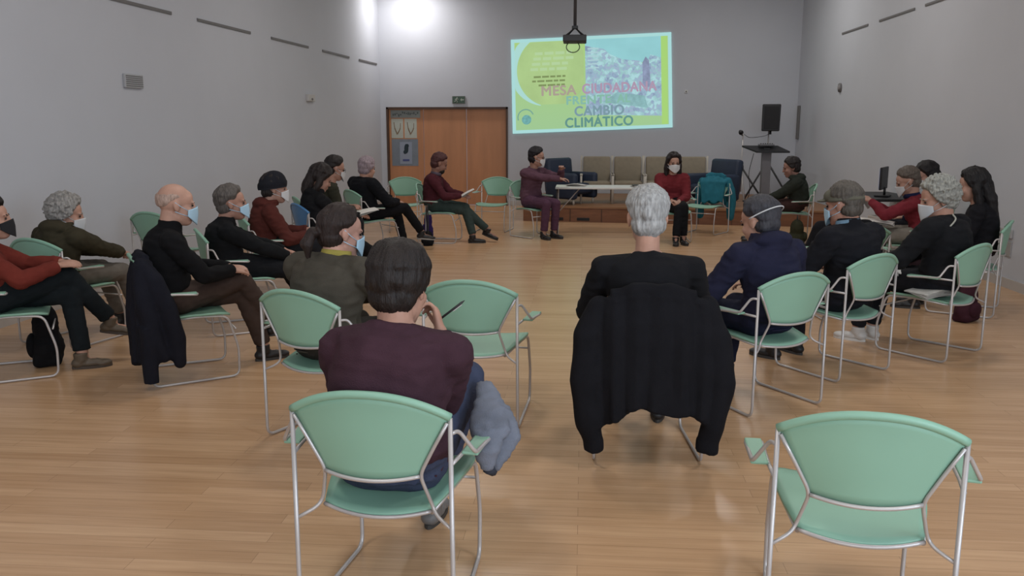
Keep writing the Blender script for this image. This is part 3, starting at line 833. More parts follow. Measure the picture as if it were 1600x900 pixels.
    if hood:
        mb.ell(N + Vector((0, -.070, .020)), (.125, .080, .055)); mb.ell(N + Vector((0, -.095, -.05)), (.10, .060, .09)); mb.tube([N + Vector((0, -.01, 0)), N + Vector((0, -.01, .05))], [.098, .094], 20)
    if collar:
        mb.tube([N + Vector((0, .0, -.02)), N + Vector((0, .006, .045))], [.076, .068], 18)
    me = remesh(mb, .010, 3); disp(me, wrinkle(seed, .009, 6.0)); finish(me, 'top', cloth(top), root)
    # ---- trousers
    mb = MB(); torso(mb, .014, [(-.06, .150 * b, .105 * b, 0), (.05, .158 * b, .112 * b, 0), (.16, .152 * b, .112 * b, 0)])
    for i in (0, 1):
        ca = an[i] + (kn[i] - an[i]) * .10
        mb.chain([hipj[i], kn[i]], [.094 * b, .068]); mb.tube([kn[i], kn[i] + (ca - kn[i]) * .4, ca], [.068, .062, .056], 14)
        mb.chain([P, hipj[i]], [.10 * b, .094 * b])
    me = remesh(mb, .010, 3); disp(me, wrinkle(seed + 11, .005)); finish(me, 'trousers', cloth(trousers), root)
    # ---- shoes
    for i in (0, 1):
        fy = math.radians(fyaw[i]); fp = math.radians(fpitch[i])
        R3 = Matrix.Rotation(fy, 3, 'Z') @ Matrix.Rotation(-fp, 3, 'X'); o3 = an[i]
        T = lambda p: R3 @ Vector(p) + o3
        mb = MB(); mb.tube([T((0, -.015, .03)), T((0, -.01, -.03))], [.050, .046], 14)
        mb.ell(T((0, -.03, -.045)), (.042, .050, .036), R3); mb.ell(T((0, .05, -.050)), (.044, .080, .032), R3); mb.ell(T((0, .12, -.057)), (.046, .062, .026), R3)
        sh_o = finish(remesh(mb, .008, 3), 'shoe', mat('leather_' + shoe, shoe, .5, var=.1), root)
        mb = MB(); n = 20; v = []
        for zz in (-.085, -.066):
            for j in range(n):
                a = 2 * PI * j / n; yy = .052 + .128 * math.sin(a); v.append(T(((.042 + .008 * math.sin(a)) * math.cos(a), yy, zz)))
        mb.add(v, [tuple(range(n))[::-1], tuple(range(n, 2 * n))] + [(j, (j + 1) % n, n + (j + 1) % n, n + j) for j in range(n)])
        mb.build('sole', mat('rubber_' + sole, sole, .7), sh_o)
    # ---- head details
    for s in (-1, 1):
        e = MB().ell(X @ Vector((s * .030, .0835, .003)), (.013 * hk, .006 * hk, .006 * hk), X.to_3x3().normalized(), 10, 8); e.build('eye', M_eye, root, True)
        e = MB().tube([X @ Vector((s * .016, .094, .020)), X @ Vector((s * .030, .091, .025)), X @ Vector((s * .045, .078, .020))], .003 * hk, 6); e.build('eyebrow', hairm(hair[1] if hair else '#4a4038'), root, True)
    if hair: hair_mesh(X, hk, hair[0], seed * 1.7, hair[1], root)
    if beard: MB().ell(X @ Vector((0, .050, -.075)), (.05 * hk, .050 * hk, .045 * hk), X.to_3x3().normalized(), 20, 12).build('beard', hairm(beard), root, True)
    if mask:
        top_z = lambda az: -.002 - .020 * (abs(az) / 1.15) ** 1.2; bot_z = lambda az: -.112 + .055 * (abs(az) / 1.15) ** 1.3
        v, f = shell_patch(X, -1.15, 1.15, bot_z, top_z, .012, face_r)
        mk = mesh_obj('face_mask', v, f, mask, root)
        for s in (-1, 1):
            x0, y0 = face_r(s * 1.15, -.02)
            for zz, ze in ((-.024, .022), (-.056, -.030)):
                MB().tube([X @ Vector((x0 + s * .008, y0 + .004, zz)), X @ Vector((s * .078, .012, (zz + ze) / 2)), X @ Vector((s * .083, -.020, ze))], .0022, 6).build('ear_loop', mask, mk, True)
    if glasses:
        g = MB()
        for s in (-1, 1):
            g.tube([X @ Vector((s * .031 + .022 * math.cos(a), .103 - abs(math.cos(a) * .004), .0 + .017 * math.sin(a))) for a in [2 * PI * q / 16 for q in range(16)]], .002, 6, closed=True)
            g.tube([X @ Vector((s * .053, .098, .004)), X @ Vector((s * .078, .07, .006)), X @ Vector((s * .082, -.01, .006))], .002, 6)
        g.tube([X @ Vector((-.009, .106, .004)), X @ Vector((.009, .106, .004))], .002, 6); g.build('glasses', M_black, root, True)
    if beanie:
        mb = MB(); vs = []; fs = []; n, m = 36, 14
        for i in range(m + 1):
            e_ = PI / 2 - (PI / 2 + .28) * i / m
            for j in range(n):
                a = 2 * PI * j / n; rr = .022 + .004 * math.sin(a * 9 + 0) * .3 + (.006 if i > m - 4 else 0)
                tilt = .018 * math.sin(a) * math.cos(e_)
                vs.append(X @ Vector((math.cos(a) * math.cos(e_) * (.075 + rr), -.018 + math.sin(a) * math.cos(e_) * (.094 + rr), .040 + tilt + math.sin(e_) * (.092 + rr))))
        for i in range(m):
            for j in range(n): fs.append((i * n + j, (i + 1) * n + j, (i + 1) * n + (j + 1) % n, i * n + (j + 1) % n))
        fs.append(tuple(m * n + j for j in range(n))); mb.add(vs, fs); bo = mb.build('beanie', cloth(beanie), root, True)
    if cap:
        mb = MB(); R = X.to_3x3().normalized()
        mb.ell(X @ Vector((0, -.016, .062)), (.084 * hk, .106 * hk, .070 * hk), R, 28, 16); mb.ell(X @ Vector((0, .03, .062)), (.074 * hk, .082 * hk, .05 * hk), R, 24, 14)
        mb.tube([X @ Vector((.078 * math.cos(a), -.018 + .100 * math.sin(a), .038)) for a in [2 * PI * q / 28 for q in range(28)]], .013, 8, closed=True)
        mb.ell(X @ Vector((0, .110, .040)), (.060 * hk, .045 * hk, .010 * hk), R, 20, 8)
        finish(remesh(mb, .006, 3), 'flat_cap', cloth(cap), root)
    if strap:    # mask string around the back of the head
        MB().tube([X @ Vector((.102 * math.cos(a), -.016 + .124 * math.sin(a), .042 - .040 * math.sin(a) - .02)) for a in [PI + PI * q / 20 for q in range(21)]], .004, 8).build('mask_strap', M_mask_white, root, True)
    if undershirt:
        MB().tube([N + Vector((0, .004, -.005)), N + Vector((0, .012, .036))], [.084, .078], 20).build('shirt_collar', cloth(undershirt), root, True)
    root_info = dict(root=root, wr=wr, el=el, kn=kn, an=an, N=N, X=X, sh=sh)
    return root_info


def to_world(root, p):
    a = root.rotation_euler.z; return Vector((root.location.x + p[0] * math.cos(a) - p[1] * math.sin(a), root.location.y + p[0] * math.sin(a) + p[1] * math.cos(a), p[2]))


def papers(name, pos, rz, w_, h_, tilt, label, cat='paper', m=M_paper, n=3, book=False):
    r = empty(name, pos, rz, label, cat); r.rotation_euler.x = math.radians(tilt)
    rng = random.Random(int(abs(pos[0]) * 1000))
    for i in range(n):
        vs = []; fs = []; nu = 8; a0 = rng.uniform(-4, 4)
        for s in (0, 1):
            for j in range(nu + 1):
                for i2 in range(nu + 1):
                    u = i2 / nu - .5; v = j / nu - .5; q = Matrix.Rotation(math.radians(a0 * i), 3, 'Z') @ Vector((u * w_, v * h_, 0))
                    q.z = .012 * math.cos(u * PI) * (1 + .3 * i) + .004 * i - .0012 * s + .008 * math.sin(v * 3 + i); vs.append(q)
        W = nu + 1; N1 = W * W
        for j in range(nu):
            for i2 in range(nu): a = j * W + i2; fs.append((a, a + 1, a + W + 1, a + W)); fs.append((N1 + a + W, N1 + a + W + 1, N1 + a + 1, N1 + a))
        mesh_obj('sheet', vs, fs, m, r)
    return r


def draped_jacket(x, y, rz, col, label, seed, hem=.30, sleeve=.06, wide=1.0, yoff=0, thick=.03, sl_out=1.0, arch=.09, side=False, xo=0.0, yo=0.0, zo=0.0, front=False):
    """coat hung over the back of a chair at (x, y, rz)"""
    r = empty('hanging_jacket', (x, y, 0), rz, label, 'jacket')
    mb = MB(); n = 22
    # rear panel following the chair back, with fold ridges
    for k_ in range(n + 1):
        u = -1 + 2 * k_ / n; hw = .285 * wide
        xx = u * hw + xo; yb = -.345 + yo - .055 * (1 - u * u) + .010 * math.sin(u * 17 + seed)
        zt = .865 + zo - .07 * abs(u) ** 2.4; zb = hem + arch * (1 - u * u) ** 1.2 - .02 * math.sin(u * 6)
        mb.tube([(xx, yb + .03, zt), (xx * 1.02, yb - .012, zt - .12), (xx * 1.03, yb - .03, .5), (xx * 1.0, yb - .035 - .01 * math.sin(k_ * 1.9), zb)], [.026, .026, .025, .022], 8)
        mb.ell((xx, yb + .03, zt), (.026, .035, .024), None, 10, 8)
    # collar roll over the top edge
    mb.tube([(xo - .2 * wide, -.335 + yo, .865 + zo), (xo, -.37 + yo, .89 + zo), (xo + .2 * wide, -.335 + yo, .865 + zo)], .028, 10) if xo else mb.tube([(-.2 * wide, -.335, .865), (-.1, -.36, .895), (0, -.37, .90), (.1, -.36, .895), (.2 * wide, -.335, .865)], .028, 10)
    if front:
        for k_ in range(13):
            u = -1 + k_ / 6; mb.tube([(u * .24 * wide, -.33 + .06 * abs(u), .85 - .05 * abs(u) ** 2), (u * .23 * wide, -.245 + .02 * u * u, .78), (u * .20 * wide, -.215, .60), (u * .19 * wide, -.205, .47 + .02 * math.sin(k_))], [.03, .03, .028, .022], 8)
    for s in ((-1, 1) if not side else ()):
        mb.chain([(s * .265 * wide, -.31, .80), (s * .325 * wide * sl_out, -.335, .66), (s * .345 * wide * sl_out, -.36, .45), (s * .315 * wide * sl_out, -.37, .24), (s * .29 * wide * sl_out, -.36, sleeve + .05)], [.055, .066, .064, .060, .050])
        mb.tube([(s * .29 * wide * sl_out, -.36, sleeve + .06), (s * .288 * wide * sl_out, -.36, sleeve)], [.053, .052], 14)
    if side:      # the front half of the coat falling over the side of the chair
        mb.chain([(.25, -.29, .80), (.30, -.22, .70), (.315, -.16, .52), (.315, -.12, .32), (.315, -.11, .17)], [.045, .055, .060, .058, .045])
        mb.chain([(.26, -.30, .78), (.30, -.28, .55), (.31, -.24, .30), (.31, -.20, .22)], [.045, .06, .06, .05]); mb.tube([(.31, -.28, .42), (.315, -.285, .22), (.315, -.285, .05)], [.06, .055, .05], 14)
    me = remesh(mb, .010, 3); disp(me, lambda c: .012 * noise.noise(Vector((c.x * 13 + seed, c.y * 6, c.z * 1.6))) + .008 * noise.noise(Vector((c.x * 5, c.y * 5 + seed, c.z * 6)))); b = finish(me, 'coat_body', cloth(col), r)
    return r


def bag(name, pos, rz, w_, d_, h_, col, label, cat='bag', straps=True, m=None):
    r = empty(name, pos, rz, label, cat); mb = MB()
    mb.ell((0, 0, h_ * .28), (w_ * .52, d_ * .55, h_ * .30)); mb.ell((0, 0, h_ * .62), (w_ * .44, d_ * .42, h_ * .38)); mb.box((0, 0, h_ * .12), (w_ * .9, d_ * .9, h_ * .22), bev=.03)
    me = remesh(mb, .010, 3); disp(me, wrinkle(w_ * 31, .006)); finish(me, 'bag_body', m or cloth(col), r)
    if straps:
        MB().tube(smooth_curve([(-w_ * .2, 0, h_ * .92), (-w_ * .12, .0, h_ * 1.12), (w_ * .12, 0, h_ * 1.12), (w_ * .2, 0, h_ * .92)]), .008, 8).build('handle', M_black, r, True)
    MB().ell((0, -d_ * .46, h_ * .32), (w_ * .34, d_ * .2, h_ * .20)).build('pocket', m or cloth(col), r, True)
    return r


# ------------------------------------------------------------------ chairs
G_ = M_green
chair(-.64, 2.85, -5, 'green armchair in the foreground under the man in the burgundy jumper')
chair(.90, 2.77, -9, 'empty green armchair alone in the right foreground')
chair(-.572, 4.831, -6.5, 'empty green armchair in the middle, just beyond the man in burgundy')
chair(-1.322, 4.46, -24, 'green armchair under the person with a ponytail and yellow collar')
chair(.33, 4.38, 2, 'armchair under the white haired man, covered by a black coat')
chair(1.072, 5.192, 30.8, 'turquoise lit green armchair of the man in the navy hooded jacket')
chair(1.724, 5.946, 38, 'green armchair of the man in the flat cap')
chair(2.577, 6.49, 42.6, 'green armchair of the grey haired person in the black coat with a stripe')
chair(-2.631, 5.471, -56.5, 'armchair of the bald man, a dark coat over its back')
chair(-3.832, 5.388, -60, 'armchair of the person in the rust red coat at the left edge')
chair(-3.95, 6.30, -18, 'green armchair of the curly grey haired person at the far left')
chair(-4.07, 8.28, -18, 'empty green armchair standing against the left wall')
chair(-2.80, 6.82, -60, 'armchair of the man with the blue mask and black jumper on the left')
chair(-2.95, 8.05, -60, 'armchair of the person in the beanie')
chair(-2.80, 9.20, -52, 'blue seated armchair of the dark haired person reading papers', M_blue)
chair(-3.08, 10.05, -60, 'armchair of the masked man with glasses, behind the papers reader')
chair(-2.78, 11.25, -50, 'armchair of the person with pinkish white hair')
chair(-2.05, 12.35, -92, 'armchair of the man in the maroon top in front of the doors')
chair(-2.82, 13.6, -170, 'green armchair in front of the posters on the narrow door leaf')
chair(-1.42, 13.75, 172, 'empty green armchair in front of the doors, left of the person in purple')
chair(-.72, 13.05, -138, 'armchair of the person in the purple outfit')
chair(1.30, 12.72, 184, 'armchair of the person in the red jumper')
chair(1.93, 13.7, 150, 'armchair with a teal coat over it beside the person in red')
chair(3.0, 12.75, 82, 'armchair of the man in the dark green hooded jacket')
chair(3.44, 9.3, 70, 'armchair of the grey haired person in red behind the table')
chair(3.90, 10.25, 70, 'armchair of the person with black hair in front of the right wall')
chair(3.45, 8.0, 62, 'armchair of the person with long black hair at the right wall')
chair(2.3, 7.75, 10, 'armchair hidden behind the man in the flat cap')

# ------------------------------------------------------------------ people
SK = '#b58b78'
T = person('short dark haired person from behind in a burgundy jumper and jeans', -.64, 2.85, -5, head=(.035, -.03, 1.115), neck=-.115, hyaw=-8, hpitch=8, sh_w=.196, bulk=1.24, sleeve_r=1.0, hk=1.14, elbow=((-.35, -.5, -1), (.3, -.7, -1)),
           hands=((-.10, .25, .74), (.12, .17, .92)), curl=1.2, palm=((1, 0, 0), (-1, 0, .2)), feet=((-.02, .53, 0), (.05, .44, .20)), knee=((-.2, .5, .8), (.35, .2, 1)), fyaw=(0, 30),
           top='#3f2a33', trousers='#3c4358', shoe='#6d6b6a', hair=('thick', '#1e1715'), skin=SK, voxel=.006, seed=1, shrug=-.012)
L = person('white haired man from behind in a black jumper on the coat-covered chair', .33, 4.38, 2, head=(-.01, -.05, 1.195), hpitch=6, hk=1.2, neck=-.165, sh_w=.215, bulk=1.15, hands=((-.20, .24, .66), (.20, .24, .66)),
           top='#1a1a1d', trousers='#202126', hair=('short', '#a5a6a6'), skin='#b98f7c', voxel=.006, seed=2, shrug=.0)
M = person('person from behind in a navy hooded jacket with a white mask strap', 1.072, 5.192, 30.8, head=(-.02, .02, 1.09), hyaw=12, hpitch=14, sh_w=.20, bulk=1.12, sleeve_r=1.15,
           hands=((-.22, .30, .68), (.18, .26, .66)), top='#25263a', trousers='#1d2033', shoe='#1c1d24', hair=('short', '#3b3b41'), hood=True, strap=True, neck=-.11, skin=SK, seed=3,
           feet=((-.10, .48, 0), (.12, .42, 0)))
Np = person('man from behind in an olive flat cap and black jacket', 1.724, 5.946, 38, head=(-.03, -.04, 1.13), hyaw=10, hpitch=8, neck=-.125, sh_w=.225, bulk=1.2, sleeve_r=1.2, hands=((-.20, .26, .66), (.22, .24, .66)),
           top='#1c1d22', trousers='#1b1c22', hair=('short', '#55504a'), cap='#66655a', collar=True, undershirt='#7391a8', mask=M_mask_blue, skin='#a97f6e', seed=4)
Rp = person('grey haired person in a black coat with a pale stripe down the sleeve, white trainers', 2.577, 6.49, 42.6, head=(.03, .03, 1.12), hyaw=44, hpitch=12, neck=-.12, hk=1.18, sh_w=.215, bulk=1.2, sleeve_r=1.25,
           hands=((-.30, .34, .64), (-.02, .34, .62)), top='#1b1c1f', trousers='#1e1e22', shoe='#c6c3bf', sole='#d0cdc8', hair=('curly', '#94958f'), skin=SK, seed=5, mask=M_mask_white,
           feet=((-.12, .50, 0), (.02, .46, 0)), hip=(-.02, -.07, .545))
U = person('person with a dark ponytail, olive grey coat, yellow collar and blue mask', -1.322, 4.46, -24, head=(.04, .03, 1.09), neck=-.12, hyaw=-28, hpitch=8, sh_w=.225, bulk=1.28, sleeve_r=1.25, top='#4b473f', trousers='#33302c',
           hands=((.0, .40, .70), (.20, .38, .72)), hair=('pony', '#2b201d'), mask=M_mask_blue, undershirt='#9a8f4a', skin='#b98f80', seed=6, curl=1.0)
Cp = person('bald man in a black fleece and brown trousers wearing a blue mask, side on', -2.631, 5.471, -56.5, head=(0, -.02, 1.14), neck=-.14, hyaw=0, hpitch=4, sh_w=.18, bulk=1.1, top='#151517', trousers='#443833', collar=True,
           hands=((-.05, .30, .70), (.06, .30, .69)), feet=((-.10, .52, .0), (-.12, .60, .17)), knee=((0, .4, 1), (0, .3, 1)), fpitch=(0, -5), hair=('fringe', '#ad9487'), mask=M_mask_blue, skin='#b8907e', seed=7, shoe='#1b1a1c', curl=1.0)
A = person('person in a rust red coat and dark trousers cut by the left edge, legs crossed', -3.832, 5.388, -60, head=(-.03, -.05, 1.04), hyaw=-5, hpitch=-4, sh_w=.18, bulk=1.1, top='#6e2f27', trousers='#1a1f22', hands=((.02, .34, .74), (.12, .32, .73)),
           feet=((.08, .42, 0), (-.06, .62, .20)), knee=((0, .4, 1), (0, .2, 1)), fpitch=(0, 8), fyaw=(0, -10), shoe='#5c5042', sole='#4a4038', hair=('bob', '#1c1512'), mask=M_mask_black, skin=SK, seed=8)
B = person('curly grey haired person in an olive coat and grey trousers, second from the left edge', -3.95, 6.30, -18, head=(.07, -.04, .985), hyaw=-45, neck=-.10, hood=True, hpitch=8, sh_w=.18, bulk=1.1, top='#3c372a', trousers='#6c665f', hands=((.0, .42, .64), (.12, .42, .64)),
           feet=((-.05, .50, 0), (.12, .55, 0)), hair=('curly', '#8d8a86'), mask=M_mask_white, skin=SK, seed=9, sleeve_r=1.1)
Dp = person('grey haired man in a black jumper with a light blue mask, on the left', -2.80, 6.82, -60, head=(0, -.04, 1.03), hyaw=-6, hpitch=-2, sh_w=.18, bulk=1.12, top='#17181a', trousers='#1a1b1e', hands=((.0, .42, .60), (.10, .40, .58)),
           feet=((-.12, .60, 0), (.12, .58, 0)), hair=('short', '#5a5450'), mask=M_mask_blue, skin='#a9806f', seed=10, collar=True)
E_ = person('person in a dark beanie and rust brown jacket with a black hood', -2.95, 8.05, -62, head=(.02, .02, 1.06), hyaw=-6, hpitch=2, sh_w=.18, bulk=1.15, sleeve_r=1.15, top='#532a25', trousers='#232428', hands=((.02, .32, .66), (.16, .30, .62)),
           beanie='#222329', hair=('short', '#2a2422'), mask=M_mask_white, hood=True, skin='#b08a7a', seed=11)
F_ = person('dark haired person in a black coat holding white papers', -2.80, 9.20, -52, head=(-.02, -.02, 1.085), hyaw=-4, hpitch=22, sh_w=.18, bulk=1.1, top='#1b1b1d', trousers='#19191b', hands=((-.02, .38, .70), (.12, .36, .68)), hood=True,
           feet=((-.10, .50, 0), (.10, .78, 0)), hair=('bob', '#221a18'), skin='#a8806f', seed=12, shoe='#19181a', sole='#b0aca6')
Gp = person('man with glasses and white mask in an olive jacket behind the papers reader', -3.08, 10.05, -60, head=(.03, .16, 1.15), hyaw=4, hpitch=12, sh_w=.18, top='#35342a', trousers='#24262a', hands=((-.04, .34, .70), (.12, .34, .68)),
           hair=('short', '#1f1a19'), mask=M_mask_white, glasses=True, skin='#a8806f', seed=13)
Hp = person('person with pinkish white hair seen from behind in a black coat, legs crossed', -2.78, 11.25, -42, head=(-.02, -.04, 1.10), neck=-.12, hyaw=10, hpitch=6, sh_w=.225, bulk=1.15, sleeve_r=1.2, top='#17181c', trousers='#17171a', hands=((.05, .30, .68), (.20, .28, .66)),
           feet=((.10, .44, 0), (.28, .62, .14)), knee=((0, .4, 1), (.2, .2, 1)), fpitch=(0, 5), fyaw=(0, -35), hair=('thick', '#93848a'), skin=SK, seed=14, sole='#9d9994')
I_ = person('bearded man in maroon and green trousers reading before the doors', -2.05, 12.35, -92, head=(0, .0, 1.12), hyaw=22, hpitch=22, sh_w=.19, bulk=1.1, top='#4a2229', trousers='#37423f', hands=((.0, .34, .68), (.08, .32, .67)),
           feet=((.10, .50, 0), (-.03, .70, .08)), knee=((0, .4, 1), (0, .3, 1)), fpitch=(0, 20), hair=('short', '#4a2a2a'), beard='#221c1a', skin='#8f6a5c', seed=15, shoe='#1c1a1a', undershirt='#5e5560')
J_ = person('person with short black hair, glasses and mask in a purple outfit', -.72, 13.05, -138, head=(.0, .04, 1.19), hyaw=52, hpitch=8, sh_w=.17, bulk=1.05, top='#5d424e', trousers='#54394a', hands=((-.28, .28, 1.02), (-.20, .36, .88)),
            feet=((-.10, .34, 0), (.10, .34, 0)), knee=((0, 1, .3), (0, 1, .3)), hair=('short', '#17141a'), mask=M_mask_white, glasses=True, skin='#a98474', seed=16, shoe='#1a1a1e')
K_ = person('person with long dark hair and white mask in a red jumper facing the camera', 1.30, 12.72, 184, head=(0, .0, 1.12), hyaw=4, hpitch=4, sh_w=.18, bulk=1.12, sleeve_r=1.1, top='#6f2a30', trousers='#17181b', hands=((-.05, .26, .60), (.06, .27, .61)),
            feet=((-.10, .42, 0), (.02, .50, .0)), knee=((0, .4, 1), (-.35, .4, 1)), hair=('long', '#1d1618'), mask=M_mask_white, skin='#a98474', seed=17, shoe='#161618')
O_ = person('man with dark hair in a dark green hooded jacket seated side on beside the stands', 3.0, 12.75, 82, head=(0, .03, 1.06), hyaw=6, hpitch=10, sh_w=.18, bulk=1.12, sleeve_r=1.15, top='#2c302b', trousers='#3a2826', hands=((-.02, .40, .58), (.08, .38, .58)), hood=True,
            hair=('thick', '#1f1a1a'), skin='#8d6a5e', seed=18, feet=((-.1, .5, 0), (.1, .5, 0)))
P_ = person('grey brown haired masked person in red holding up a white sheet', 3.44, 9.3, 70, head=(.0, .08, 1.08), hyaw=8, hpitch=22, sh_w=.18, bulk=1.05, top='#742a33', trousers='#7b766e', hands=((-.10, .42, .88), (.14, .42, .84)),
            hair=('short', '#5c534c'), mask=M_mask_white, skin='#a98474', seed=19, undershirt='#1e2240')
Q_ = person('person with black bobbed hair and a navy top in front of the right wall', 3.92, 10.25, 70, head=(-.03, .02, 1.09), hyaw=30, hpitch=18, sh_w=.17, top='#1b1c2c', trousers='#1c1c22', hair=('bob', '#171315'), skin='#a98474', mask=M_mask_white, seed=20)
S_ = person('person with long black hair in black beside the right wall', 3.45, 8.0, 62, head=(-.04, .0, 1.13), hyaw=6, hpitch=10, sh_w=.17, top='#19191d', trousers='#2e2025', hair=('long', '#141214'), skin='#a98474', seed=21)
V_ = person('dark haired person in a black coat mostly hidden behind the man in the flat cap', 2.3, 7.75, 10, head=(.02, .14, .95), hyaw=0, hpitch=24, sh_w=.20, bulk=1.15, sleeve_r=1.2, top='#17171b', trousers='#1b1b1f', hair=('bob', '#191517'), skin='#a98474', seed=22)

# pale stripe on the black coat
s = Rp; MB().tube(smooth_curve([s['N'] + Vector((-.05, -.085, .03)), s['sh'][0] * .6 + s['N'] * .4 + Vector((.02, -.12, .03)), (s['sh'][0] + s['el'][0]) / 2 + Vector((.05, -.115, .04)), s['el'][0] + Vector((.06, -.09, .05))]), .006, 8).build('sleeve_stripe', cloth('#a3a49b'), s['root'], True)
# patterned flecks and shirt print stay in the cloth of their wearer

# ------------------------------------------------------------------ coats, bags, papers
draped_jacket(.33, 4.38, 2, '#17171b', 'large black coat hung over the white haired man\'s chair, sleeves to the floor', 3, hem=.23, sleeve=.10, wide=.98, sl_out=.97)
draped_jacket(-2.631, 5.471, -56.5, '#1b1c24', 'dark navy coat hung over the bald man\'s chair back', 8, hem=.16, sleeve=.06, wide=.60, sl_out=.84, arch=.0, side=True, xo=.10, yo=.08, zo=-.03)
draped_jacket(1.93, 13.7, 150, '#2c6b7c', 'teal coat hung on the chair beside the person in red', 5, hem=.42, sleeve=.40, wide=.8, arch=.02, front=True)
# grey jacket lying over the right arm of the foreground chair
r = empty('grey_jacket', (-.64, 2.85, 0), -5, 'blue grey jacket bunched over the right arm of the foreground chair', 'jacket')
mb = MB()
mb.tube([(.27, .22, .72), (.31, .12, .66), (.33, .02, .62), (.32, -.06, .57)], [.03, .06, .07, .03], 14, squash=.45); mb.tube([(.33, .14, .66), (.36, .06, .58), (.345, -.02, .49)], [.05, .07, .03], 14, squash=.4); mb.tube([(.32, .0, .62), (.34, -.05, .56), (.33, -.06, .50)], [.05, .045, .02], 14, squash=.5)
me = remesh(mb, .009, 3); disp(me, wrinkle(6, .010, 9)); finish(me, 'coat_body', cloth('#6f7480'), r)
g = MB().tube([(.335, -.05, .50), (.345, -.01, .475), (.35, .03, .49)], .018, 8).build('lining_edge', cloth('#3a3d46'), r, True)

bag('backpack', (-3.74, 5.62, 0), -60, .30, .20, .44, '#131315', 'black backpack on the floor under the left edge person\'s chair', 'backpack')
bag('backpack', (3.02, 12.42, 0), 80, .36, .22, .36, '#343527', 'dark olive backpack on the floor under the chair beside the stands', 'backpack')
bag('tote_bag', (-2.30, 12.75, .0), -90, .22, .14, .40, '#3b2c66', 'purple tote bag standing beside the maroon topped man\'s chair', 'bag')
b_ = bag('shoulder_bag', (-2.16, 11.95, 0), -80, .24, .15, .20, '#17171a', 'small black shoulder bag on the floor with a long strap', 'bag', straps=False)
MB().tube(smooth_curve([(-.09, 0, .17), (-.06, -.02, .42), (-.02, 0, .56), (.03, 0, .50), (.07, .01, .34), (.10, 0, .17)]), .009, 8).build('strap', M_black, b_, True)
bag('shoulder_bag', (3.30, 7.55, 0), 40, .26, .16, .34, '#3a1f27', 'dark red bag behind the chair nearest the right wall', 'bag')
def hold(P0, name, off, rz, w_, h_, tilt, label, **kw):
    r0 = P0['root']; c = (P0['wr'][0] + P0['wr'][1]) / 2 + Vector(off); q = to_world(r0, c); return papers(name, q, math.degrees(r0.rotation_euler.z) + rz, w_, h_, tilt, label, **kw)
hold(F_, 'notebook', (0, .10, .02), -10, .30, .22, 12, 'open white papers in the lap of the person in the black coat', cat='papers')
hold(I_, 'folded_paper', (0, .09, .03), 10, .16, .20, 30, 'white folded paper held by the maroon topped man')
hold(P_, 'paper_sheet', (0, .10, .05), 0, .20, .28, 55, 'white sheet held up by the person in red')
hold(M, 'paper_sheet', (-.12, .10, -.02), 10, .26, .20, 8, 'white papers on the lap of the person in the navy hooded jacket', cat='papers')
papers('paper_sheet', (2.33, 6.57, .60), 50, .20, .14, 20, 'white sheet held low beside the black coat with the stripe')
papers('paper_stack', (2.50, 6.32, .468), 30, .30, .20, 4, 'white papers lying on the seat of the chair near the right wall', cat='papers', n=4)
p_ = empty('pen', to_world(T['root'], T['wr'][1] + Vector((.02, .07, .06))), 20, 'dark pen held up by the person in the burgundy jumper', 'pen'); p_.rotation_euler.y = math.radians(55)
MB().tube([(0, 0, -.06), (0, 0, .055), (0, 0, .068)], [.0045, .0045, .001], 8).build('barrel', M_black, p_, True); MB().box((.006, 0, .03), (.003, .003, .04)).build('clip', M_metal, p_)

# ------------------------------------------------------------------ white table at the far end
t = empty('folding_table', (0, 0, 0), 0, 'long white folding table in front of the platform', 'table')
MB().box((.34, 13.6, .715), (1.52, .62, .028), bev=.006).build('tabletop', M_white, t)
for x in (-.39, 1.07):
    for y in (13.33, 13.87): MB().tube(fillet([(x, y, .70), (x, y, .01)], .01), .014, 10).build('leg', M_metal if x > 0 or y > 13.5 else mat('leg_dark', '#3b3433', .4, .3), t, True)
    MB().tube([(x, 13.33, .3), (x, 13.87, .3)], .009, 8).build('leg_brace', M_metal, t, True)
    MB().tube([(x, 13.6, .3), (x + (.35 if x < 0 else -.35), 13.6, .70)], .008, 8).build('brace_strut', M_metal, t, True)
for x, y, a, l in ((.9, 13.5, 12, 'white sheets on the right end of the white table'), (-.1, 13.62, -15, 'white sheets on the left end of the white table')): papers('paper_stack', (x, y, .732), a, .30, .21, 0, l, cat='papers')
o = empty('folder', (.86, 13.46, .756), 5, 'black folder lying on the white table', 'folder'); MB().box((0, 0, 0), (.2, .14, .015), bev=.004).build('cover', M_black, o); MB().box((0, 0, .0), (.19, .135, .009)).build('sheet', M_paper, o)

# beige easy chairs and navy armchairs standing on the platform
M_beige = cloth('#8b8272', .06); M_frame = mat('pale_frame', '#b0aaa0', .45)
def easy(x, y, rz, label, w_=.56):
    r = empty('easy_chair', (x, y, sh), rz, label, 'easy chair', 'beige easy chairs on the platform')
    MB().box((0, -.26, .60), (w_ - .06, .09, .46), bev=.03, rx=8).build('backrest', M_beige, r, True)
    MB().box((0, .0, .34), (w_ - .06, .52, .12), bev=.03).build('seat', M_beige, r, True)
    for s in (-1, 1):
        MB().tube([(s * w_ / 2, -.32, .84), (s * w_ / 2, -.27, .38), (s * w_ / 2, -.30, 0)], .020, 10).build('leg', M_frame, r, True)
        MB().tube([(s * w_ / 2, .25, .50), (s * w_ / 2, .26, 0)], .020, 10).build('leg', M_frame, r, True)
        MB().box((s * w_ / 2, -.02, .515), (.05, .56, .03), bev=.01).build('armrest', M_frame, r)
    MB().box((0, -.02, .27), (w_, .46, .03)).build('seat_rail', M_frame, r); return r
